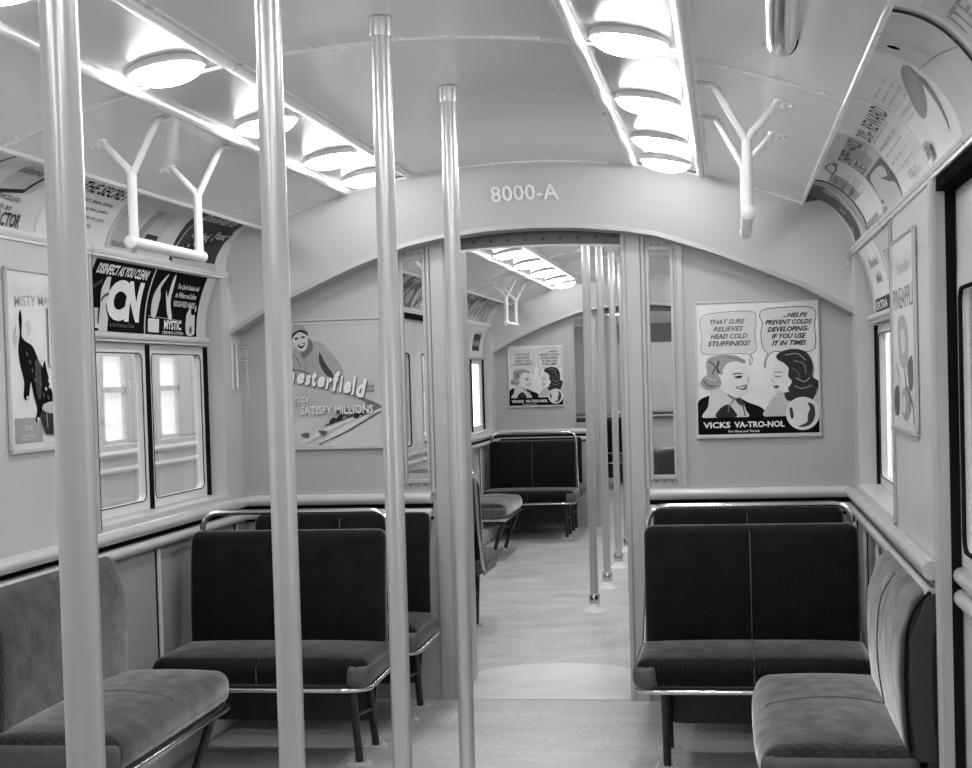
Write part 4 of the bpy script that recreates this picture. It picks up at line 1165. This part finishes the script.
s_.text('Candied', .10, .12, .20, .035, .55, .02, .3); s_.text('Fruit', .34, .14, .14, .035, .55, .02, .3); s_.poly([(0, 0), (.54, 0), (.54, .03), (0, .02)], .5)
card(s_, cove_map(-1, 5.95), 'dark card of pale script and round fruit, far end of the left rack')
# ---- left lower rack over the window
s_ = Sheet(.575, .275, 0.01)
s_.text('DISINFECT AS YOU CLEAN!', .03, .222, .50, .040, .8, .03, .3); s_.text('C', .185, .045, .20, .165, .8, .07, 0); s_.text('N', .365, .045, .15, .165, .8, .07, 0)
s_.poly([(.12, .0), (.13, .10), (.115, .16), (.13, .20), (.14, .215), (.175, .215), (.18, .19), (.195, .15), (.18, .10), (.21, .05), (.20, .0)], .62); s_.line([(.13, .12), (.155, .14), (.19, .15)], .012, .05, True); s_.rect(.06, .02, .05, .07, .55); s_.rect(.04, .01, .08, .018, .7)
s_.text('Disinfectant', .03, .16, .08, .02, .12, 0, .3, .4); s_.text('in the Premium Class', .22, .02, .24, .018, .10)
card(s_, low_map(-1, 5.25), 'black card reading DISINFECT AS YOU CLEAN! over the left window', 'cards above the windows')
s_ = Sheet(.59, .275, 0.01)
s_.poly([(.05, .08), (.04, .15), (.07, .21), (.13, .26), (.135, .25), (.10, .20), (.12, .16), (.10, .08)], .62, True); s_.poly([(.24, .075), (.19, .15), (.165, .19), (.17, .19), (.20, .17), (.20, .24), (.215, .265), (.235, .22), (.24, .15), (.28, .08)], .66, True)
s_.text('The Quick Reliable Aid', .28, .205, .26, .024, .75, .01, .3); s_.text('to Whiten and Soften', .28, .17, .25, .024, .75, .01, .3); s_.text('ROUGH RED HANDS', .28, .13, .25, .026, .75, .01, 0)
s_.line([(.01, .078), (.40, .068)], .002, .6); s_.text('MYSTIC', .19, .025, .20, .042, .8, .03); s_.text('CREAM & LOTION', .17, .004, .24, .014, .75); s_.rect(.01, .008, .12, .06, .66)
s_.poly([(.45, .01), (.44, .09), (.46, .12), (.48, .14), (.50, .10), (.54, .10), (.55, .05), (.54, .01)], .62, True); s_.ell(.50, .03, .015, .018, .03); s_.ell(.54, .13, .008, .015, .6)
card(s_, low_map(-1, 5.845), 'black card reading MYSTIC with two pale hands over the left window', 'cards above the windows')
# ---- right upper rack
s_ = Sheet(.59, CH, 0.88); s_.ell(.38, .16, .17, .035, .36, .25); s_.ell(.40, .17, .14, .02, .44, .25); s_.poly([(.44, .04), (.53, .15), (.50, .17), (.46, .1)], .3, True)
for x in (.05, .15, .27): lines(s_, x, .23, .085, 6, .02, .42, .008)
s_.rect(.08, .02, .08, .045, .42); s_.text('ICE', .09, .03, .055, .026, .12)
card(s_, cove_map(1, 4.16), 'white card with a long grey leaf shape in the right rack, nearest but one')
s_ = Sheet(.605, CH, 0.84); s_.text('20%- REWARD', .03, .185, .54, .048, .015, .004, 0)
for x in (.06, .18, .30, .42): lines(s_, x, .17, .09, 5, .026, .36, .012)
s_.text('FIDELITY', .30, .02, .18, .025, .3)
card(s_, cove_map(1, 4.775), 'white card with the word REWARD in the right rack')
s_ = Sheet(.55, CH, 0.64); s_.text('CHAPPED HANDS?', .02, .20, .50, .046, .01, .004, 0); s_.text('USE', .03, .15, .14, .042, .02, .0, 0); s_.rect(.18, .15, .22, .06, .46); s_.rect(.04, .04, .5, .10, .14)
s_.poly([(.06, .05), (.10, .12), (.30, .13), (.46, .12), (.44, .09), (.30, .10), (.40, .07), (.20, .06)], .62, True); s_.poly([(.10, .03), (.25, .08), (.50, .06), (.48, .03)], .6, True); s_.rect(0, 0, .55, .03, .6); s_.text('LOTION', .05, .006, .1, .018, .1)
card(s_, cove_map(1, 5.335), 'grey card asking CHAPPED HANDS? in the right rack')
s_ = Sheet(.58, CH, 0.82); s_.rect(.02, .12, .24, .12, .40)
for i in range(5):
    for j in range(3): s_.rect(.03+i*.045, .14+j*.035, .012, .014, .02)
s_.line([(.28, .24), (.42, .27), (.55, .25), (.42, .235), (.28, .24)], .006, .05, True); s_.poly([(.5, .25), (.56, .255), (.55, .235)], .02)
lines(s_, .28, .18, .26, 4, .022, .45, .008)
for i in range(9): s_.rect(.02+i*.06, .008, .045, .018, .25)
card(s_, cove_map(1, 5.92), 'white card with a dotted grey box and pen shape in the right rack')
s_ = Sheet(.56, CH, 0.09); s_.rect(.25, .12, .13, .12, .3); s_.text('BLUES', .27, .2, .1, .03, .5); s_.text('MILD', .1, .12, .1, .03, .45); s_.poly([(.30, .0), (.32, .14), (.38, .22), (.45, .24), (.40, .12), (.42, .0)], .6, True); s_.line([(.36, .2), (.33, .1), (.34, .01)], .005, .02, True); s_.rect(.43, 0, .13, CH, .45); s_.text('NOW', .05, .04, .08, .03, .5)
card(s_, cove_map(1, 6.50), 'dark card at the far end of the right rack, next to the hood')
# ---- right lower rack
s_ = Sheet(.58, .275, 0.78); s_.text('Blended', .12, .19, .34, .035, .2, .01, .3); s_.text('Mild', .2, .12, .2, .04, .3, .01, .3); s_.rect(.02, .005, .54, .055, .03); s_.text('EXTRA', .06, .013, .42, .036, .7, .03)
card(s_, low_map(1, 6.43), 'pale card with a black strip below over the right window', 'cards above the windows')
s_ = Sheet(.58, .275, 0.62); s_.text('TASTE', .1, .17, .3, .05, .25); s_.ell(.3, .1, .1, .05, .3)
card(s_, low_map(1, 5.83), 'grey card over the near half of the right window', 'cards above the windows')
# ---- route box plate with stencilled 5 at upper right
r = empty('route_box')
s_ = Sheet(.38, CH, 0.68); s_.ell(.075, .250, .014, .014, .01); s_.text('5', .135, .165, .035, .05, .62, .03); s_.line([(0, .18), (.2, .165), (.38, .14)], .002, .3)
rb = s_.build('cover_plate', lambda u, v, d: tuple(Vector(cove_map(1, 3.56)(u, v, d))), r, slices=30, base=.008)
tag(r, 'plain metal cover plate stencilled 5 with a round hole, top right corner', 'cover plate')
for k, (y, lab) in enumerate(((3.15, 'slanted pale card stuck behind the cover plate at the upper right corner'), (2.62, 'white card nearest the camera in the right rack'))):
    s_ = Sheet(.50, CH, 0.84); s_.rect(.03, .10, .25, .14, .7); s_.text('ITE', .06, .14, .16, .05, .4); lines(s_, .30, .22, .16, 8, .022, .45, .008)
    card(s_, cove_map(1, y), lab)
# ---- cards farther down the car
for i, (y, g_) in enumerate(((9.6, .5), (10.2, .12), (10.8, .45), (12.0, .55), (12.55, .15), (13.1, .5), (13.65, .3))):
    s_ = Sheet(.53, CH, g_); c = .02 if g_ > .3 else .65
    s_.text(('NOW', 'FRESH', 'SALE', 'GOOD', 'MILD', 'SOAP', 'BREAD')[i], .06, .19, .34, .05, c, .03, .2); s_.ell(.36, .09, .09, .055, (c+g_)/2); s_.line([(.02, .02), (.2, .12), (.26, .27)], .02, c, True); lines(s_, .05, .12, .2, 4, .024, c, .010)
    card(s_, cove_map(-1, y), '%s card printed %s in the left rack of the second compartment' % ('dark' if g_ < .3 else 'pale', ('NOW', 'FRESH', 'SALE', 'GOOD', 'MILD', 'SOAP', 'BREAD')[i]))
s_ = Sheet(.56, .275, 0.67); s_.rect(.06, .04, .40, .16, .02)
for i in range(4): s_.poly([(.09+.09*i, .18), (.12+.09*i, .24), (.15+.09*i, .18)], .02); s_.text('M', .09+.09*i, .08, .05, .07, .5)
card(s_, low_map(-1, 13.70), 'small pale card with a black toothed block over the far left window', 'cards above the windows')

# ================================================================== outside
def rail_car(X):
    r = empty('neighbouring_car', (X, 9, 0))
    bm = bmesh.new(); wy = [(-7.74+.92*i, -7.74+.92*i+.36) for i in range(18)]
    def bx(a, b, z0, z1, x0=0, x1=-.06): box(bm, min(x0, x1), max(x0, x1), a, b, z0, z1)
    bx(-7.8, 9.6, -.3, 1.14); bx(-7.8, 9.6, 1.70, 2.6)
    cur = -7.8
    for a, b in wy: bx(cur, a, 1.14, 1.70); cur = b
    bx(cur, 9.6, 1.14, 1.70)
    obj('car_side', bm, M['outside'], r, bevel=.01)
    m = bmesh.new()
    for z in (.98, 1.08): tube(m, [(.01, -7.8, z), (.01, 9.6, z)], .018, 8)
    for a, b in wy: box(m, 0, .012, a-.10, a-.075, .2, 2.3)
    obj('belt_rail', m, M['wall'], r, smooth=True)
    for a, b in wy:
        m = bmesh.new(); ring_frame(m, b-a, .56, .022, .03, .02, lambda u, v, d: (-.03+d, a+u, 1.14+v)); box(m, -.03, -.01, a, b, 1.455, 1.49)
        f = obj('window_frame', m, M['wall'], r)
        obj('lit_pane', B((-.045, -.04, a, b, 1.14, 1.70)), M['litwin'], f)
    return r
tag(rail_car(-2.85), 'grey side of a neighbouring rail car with small lit windows, beyond the left window', 'rail car')
tag(rail_car(2.95), 'grey side of a neighbouring rail car beyond the right hand windows', 'rail car')
g_ = obj('ground', B((-12, 12, -12, 32, -.9, -.8)), M['outside']); tag(g_, kind='structure')
# end wall door of the last compartment
q = bmesh.new(); box(q, -.7, .7, YE-.05, YE, 1.93, 2.2); o = obj('trim_%d' % nx('trim'), q, M['lintel'], bevel=.01); tag(o, kind='structure')
q = bmesh.new(); box(q, -.42, .42, YE-.03, YE, 0, 1.93); o = obj('door_%d' % nx('door'), q, M['white'], bevel=.01); tag(o, kind='structure')
